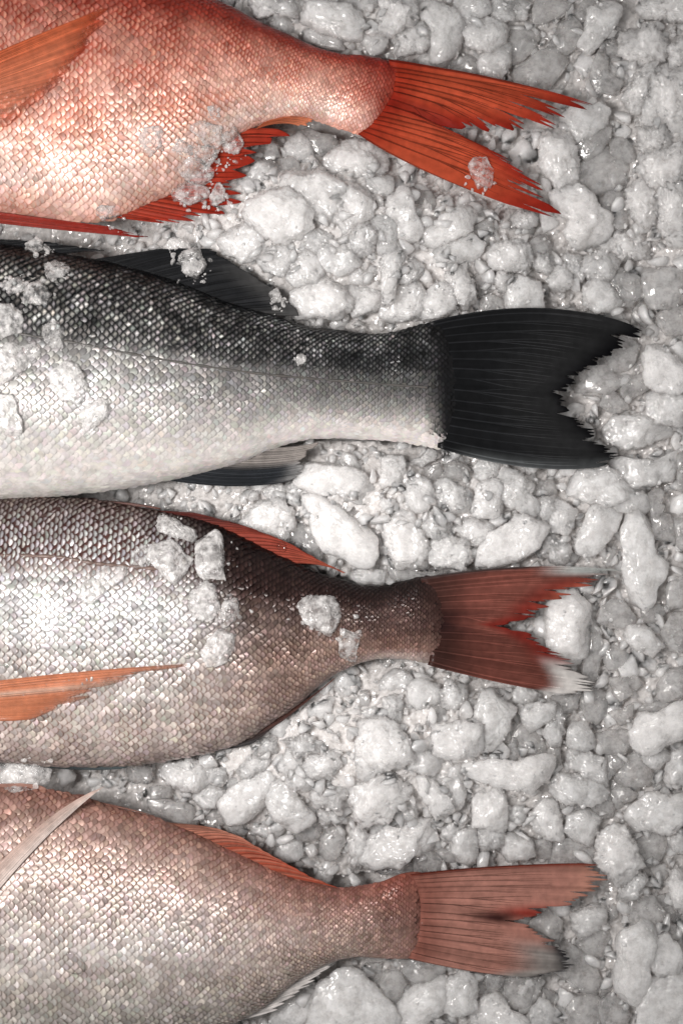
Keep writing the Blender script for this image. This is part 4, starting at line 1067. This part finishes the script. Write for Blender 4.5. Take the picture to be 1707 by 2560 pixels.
for q, (lay, poly) in enumerate(lumps):
    r = np.random.default_rng(1000 + q)
    c0 = poly.mean(0)
    zb = float(ice_base(c0[0], c0[1])) + LIFT[lay] + r.uniform(-5, 5)
    rad = math.sqrt(area_of(poly) / math.pi)
    thick = min(32, max(11, rad * r.uniform(.45, .62)))
    sugar = {0: .25, 1: .65, 2: .9, 3: .8}[lay] * r.uniform(.4, 1.3)
    low = c0[0] > 1330
    mat = (ICE_CLEAR, ICE_CLEAR if low or r.random() < .3 else ICE_MID, ICE_MID if r.random() < (.75 if low else .4) else ICE_MILK, ICE_MILK if r.random() < (.6 if low else .85) else ICE_MID)[lay]
    if mat is ICE_CLEAR: sugar = .06
    elif mat is ICE_MID: sugar *= .7
    edge_right = c0[0] > 1560 and c0[1] < 660
    if edge_right: sugar, mat = 1.3, ICE_MILK  # whiter milky ice stands in for the light on this edge
    poly2 = U(poly, zb + thick * .3)
    sub = 4 if rad > 20 else 3
    P, f, c = lump_verts(poly2 * 1.0 + (poly2 - poly2.mean(0)) * (.28, .22, .22, .27)[lay], thick, 50 + q, sub, sugar, r.uniform(.48, .72))
    P = P + np.array([c[0], c[1], zb])
    # it lies under any fin above it and against the bodies
    rr, cc = cell(P[:, 0], P[:, 1])
    up = P[:, 2] > zb
    fz = FINZ[rr, cc]; on = up & (fz < 900)
    if on.any():
        P[:, 2] -= max(0, (P[on, 2] - fz[on] + 2).max())
    bz = BODYZ[rr, cc]; on = up & (bz > -900)
    if on.mean() > .03:
        P[:, 2] -= min(50, max(0, np.percentile(P[on, 2] - bz[on], 90) + 3))
    stamp(P)
    ctr = np.array([c[0], c[1], P[:, 2].min()])
    base = W(ctr)
    o = mesh_obj('ice_lump', W(P), f, mat, None, base, smooth=sugar < .42)
    o.location = base
    tag(o, label_of[q], 'ice lump', 'crushed ice lumps around the fish')

# everything smaller, and the ice below: nobody could count it
def blob_cloud(name, n, rmin, rmax, sub, mats, place, seed, sugar=.5, cut=(.35, .65), slim=(.65, 1.0)):
    r = np.random.default_rng(seed)
    v, f = ICO[sub]; m = len(v)
    Vs, Fs = [], []; k = 0
    for _ in range(n):
        p = place(r)
        if p is None: continue
        x, y, z, s = p
        q = v * np.array([1.15, r.uniform(*slim), r.uniform(.5, .85)]) * s
        a = r.uniform(0, 6.28); ca, sa = math.cos(a), math.sin(a)
        q = np.stack([q[:, 0] * ca - q[:, 1] * sa, q[:, 0] * sa + q[:, 1] * ca, q[:, 2]], -1)
        for _c in range(5 if sub else 1):                   # splintered facets
            n3 = r.normal(size=3); n3 /= np.linalg.norm(n3); dd = q @ n3
            q = q - np.clip(dd - r.uniform(*cut) * s, 0, None)[:, None] * n3 * .97
        Vs.append(q + (x, y, z)); Fs.append(f + k * m); k += 1
    V = np.vstack(Vs); Fa = np.vstack(Fs)
    cen = np.repeat(np.array([q.mean(0) for q in Vs]), m, 0)
    dv = V - cen; L = np.linalg.norm(dv, axis=1)[:, None]
    V = V + dv / L * (noise(V / 26, seed + 4) * 9 * sugar + (.25 - np.abs(noise(V / 12, seed))) * 8 * sugar + noise(V / 6, seed + 1) * 1.6 * sugar)[:, None] * np.minimum(1, L / 22)
    o = mesh_obj(name, W(V), Fa, mats, smooth=False)
    o['kind'] = 'stuff'
    return o, V
def open_ice(x, y):
    r, c = cell(x, y); return BODYZ[r, c] < -900
def place_rubble(r):
    x, y = r.uniform(-320, 2020), r.uniform(-300, 2860)
    rr, cc = cell(x, y)
    bz = BODYZ[rr, cc]
    if bz > -900 and bz > ZC + 14: return None
    s = 16 + 34 * r.random() ** 1.3
    z = float(ice_base(x, y)) - 6 - s * .62 + r.uniform(-13, 6)
    if x < 560 : z -= 6
    if bz > -900: z = min(z, 20)
    w = 5
    fz = FINZ[max(0, rr - 10):rr + 11, max(0, cc - 10):cc + 11].min()
    if fz < 900: z = min(z, fz - s * .75 - 4)
    return x, y, z, s
o, V = blob_cloud('crushed_ice', 700, 12, 42, 2, ICE_RUBBLE, place_rubble, 11, .9)
o['label'] = 'crushed ice filling the gaps under the larger lumps'
stamp(V)
def place_crumb(r):
    x, y = r.uniform(-40, 1740), r.uniform(-40, 2600)
    if gn(x, y) < .02: return None
    rr, cc = cell(x, y)
    if BODYZ[rr, cc] > -900: return None
    t = TOP[rr, cc]
    if t < -500 or FINZ[max(0, rr - 3):rr + 4, max(0, cc - 3):cc + 4].min() < 900: return None
    s = min(8, 2.2 + r.exponential(1.5))
    return x, y, t - s * .35, s
_gn = noise(np.stack([np.tile(np.arange(200), 300) / 3.2, np.repeat(np.arange(300), 200) / 3.2, np.zeros(60000)], -1), 77).reshape(300, 200)
gn = lambda x, y: _gn[int((y + 60) / 9.2) % 300, int((x + 60) / 9.2) % 200]
o, V = blob_cloud('ice_crumbs', 9000, 3, 10, 0, ICE_GRAIN, place_crumb, 12, .25)
o['label'] = 'fine ice crystals crusted over the lumps'
# bed of packed ice below it all
gx, gy = np.meshgrid(np.arange(-420, 2140, 8.0), np.arange(-400, 2980, 8.0), indexing='ij')
yy, xx = np.mgrid[0:GH, 0:GW]
base_map = ice_base(GX0 + xx * GS, GY0 + yy * GS)
tmap = np.where(TOP > -500, TOP, base_map - 4)
ky = np.fft.fftfreq(GH)[:, None]; kx = np.fft.rfftfreq(GW)[None]
tmap = np.fft.irfft2(np.fft.rfft2(tmap) * np.exp(-2 * (np.pi * 9.0) ** 2 * (kx ** 2 + ky ** 2)), s=(GH, GW))
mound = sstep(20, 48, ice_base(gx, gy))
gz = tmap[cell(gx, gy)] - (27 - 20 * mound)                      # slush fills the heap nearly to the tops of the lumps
q3 = lambda wl, sd: noise(np.stack([gx.ravel() / wl, gy.ravel() / wl, np.zeros(gx.size)], -1), sd).reshape(gx.shape)
gz = gz + q3(70, 2) * 10 + (.25 - np.abs(q3(34, 34))) * 18 + (.25 - np.abs(q3(19, 19))) * 13 + q3(11, 11) * 5
gz = gz - 55 * sstep(540, 300, gx)
gz = np.where(BODYZ[cell(gx, gy)] > -900, np.minimum(gz, -75), gz)
fzb = FINZ[cell(gx, gy)]; gz = np.where(fzb < 900, np.minimum(gz, fzb - 14), gz)
gz = gz + rng.normal(size=gz.shape) * 1.6
o = mesh_obj('ice_bed', W(np.stack([gx, gy, gz], -1).reshape(-1, 3)), ribbon_grid(*gx.shape), ICE_BED, None, (0, 0, 0), np.repeat((.60 + .18 * mound).reshape(-1, 1), 3, 1), flip=True, smooth=False)  # tint paints the heaps brighter than the hollows
o['kind'] = 'structure'

# splintered chips strewn in the gaps, on top of the packed ice
def place_shard(r):
    x, y = r.uniform(-250, 1950), r.uniform(-230, 2790)
    rr, cc = cell(x, y)
    if BODYZ[rr, cc] > -900: return None
    a, b_ = int((x + 420) / 8), int((y + 400) / 8)
    s = 10 + r.exponential(7.0); s = min(s, 30)
    z = gz[a, b_] + s * r.uniform(.1, .6)
    fz = FINZ[max(0, rr - 5):rr + 6, max(0, cc - 5):cc + 6].min()
    if fz < 900: z = min(z, fz - s - 2)
    return x, y, z, s
o, V = blob_cloud('ice_splinters', 10500, 7, 22, 1, ICE_RUBBLE, place_shard, 33, .35, (.12, .5), (.4, .9))
o['label'] = 'small splintered ice chips packed in the gaps between lumps'

# ------------------------------------------------------------------ ice and water lying on the fish
for q, line in enumerate(CHIPS.strip().splitlines()):
    left, label = line.split('|')
    head, *pts = left.split()
    ox, oy, s = CROPS[head[0]]
    kind = int(head[1])
    poly = np.array([[float(a) for a in p.split(',')] for p in pts]) * s + (ox, oy)
    c0 = poly.mean(0)
    z = ZC + 60
    for _ in range(3):
        cxy = U(c0, z)
        rr, cc = cell(cxy[0], cxy[1])
        bz = BODYZ[rr, cc]; fz = FINZ[rr, cc]
        z = max(bz if bz > -900 else -100, fz + 6 if fz < 900 else -100, ZC - 20)
    rad = math.sqrt(area_of(poly) / math.pi)
    thick = (rad * .26 if kind == 2 else min(20, max(6, rad * .48)))
    poly2 = U(poly, z)
    P, f, c = lump_verts(poly2 + (poly2 - poly2.mean(0)) * .14, thick, 900 + q, 3 if rad < 14 else 4, 0.0 if kind == 2 else .38, .7)
    if kind == 2:
        v, f = ICO[3]; an = np.arctan2(v[:, 1], v[:, 0]); R = rad * (1 + .14 * np.sin(2 * an + q) + .06 * np.sin(3 * an + 2 * q)); P = np.stack([v[:, 0] * R, v[:, 1] * R, v[:, 2] * thick], -1)
    P = P + np.array([c[0], c[1], z + thick * .30])
    # settle the underside on the skin
    rr, cc = cell(P[:, 0], P[:, 1]); bz = BODYZ[rr, cc]
    dz = np.where(bz > -900, bz - z, 0); P[:, 2] += np.clip(dz, -30, 30)
    ctr = np.array([c[0], c[1], P[:, 2].min()]); base = W(ctr)
    o = mesh_obj('water_drop' if kind == 2 else 'ice_chip', W(P), f, (ICE_CHIP, ICE_CHIP_CLEAR, WATER)[kind], None, base)
    o.location = base
    tag(o, label, 'water drop' if kind == 2 else 'ice chip', 'water drops on the fish' if kind == 2 else 'ice chips lying on the fish')
# slush: the fine wet crumbs round those chips
chips = []
for line in CHIPS.strip().splitlines():
    head, *pts = line.split('|')[0].split()
    if head[1] != '2':
        ox, oy, s = CROPS[head[0]]
        poly = np.array([[float(a) for a in p.split(',')] for p in pts]) * s + (ox, oy)
        chips.append((poly.mean(0), math.sqrt(area_of(poly) / math.pi)))
def place_slush(r):
    (c, rad) = chips[r.integers(len(chips))]
    a = r.uniform(0, 6.28); d = rad * (.75 + r.exponential(.28))
    x, y = U(np.array([c[0] + math.cos(a) * d, c[1] + math.sin(a) * d]), ZC + 100)
    rr, cc = cell(x, y); bz = BODYZ[rr, cc]; fz = FINZ[rr, cc]
    if bz < -900 and fz > 900: return None
    s = min(9, 1.8 + r.exponential(2.2))
    return x, y, max(bz, fz + 4 if fz < 900 else -100) + s * .35, s
o, V = blob_cloud('ice_slush', 900, 2, 9, 1, ICE_CHIP_CLEAR, place_slush, 21, .6)
o['label'] = 'fine wet slush round the ice chips on the fish'
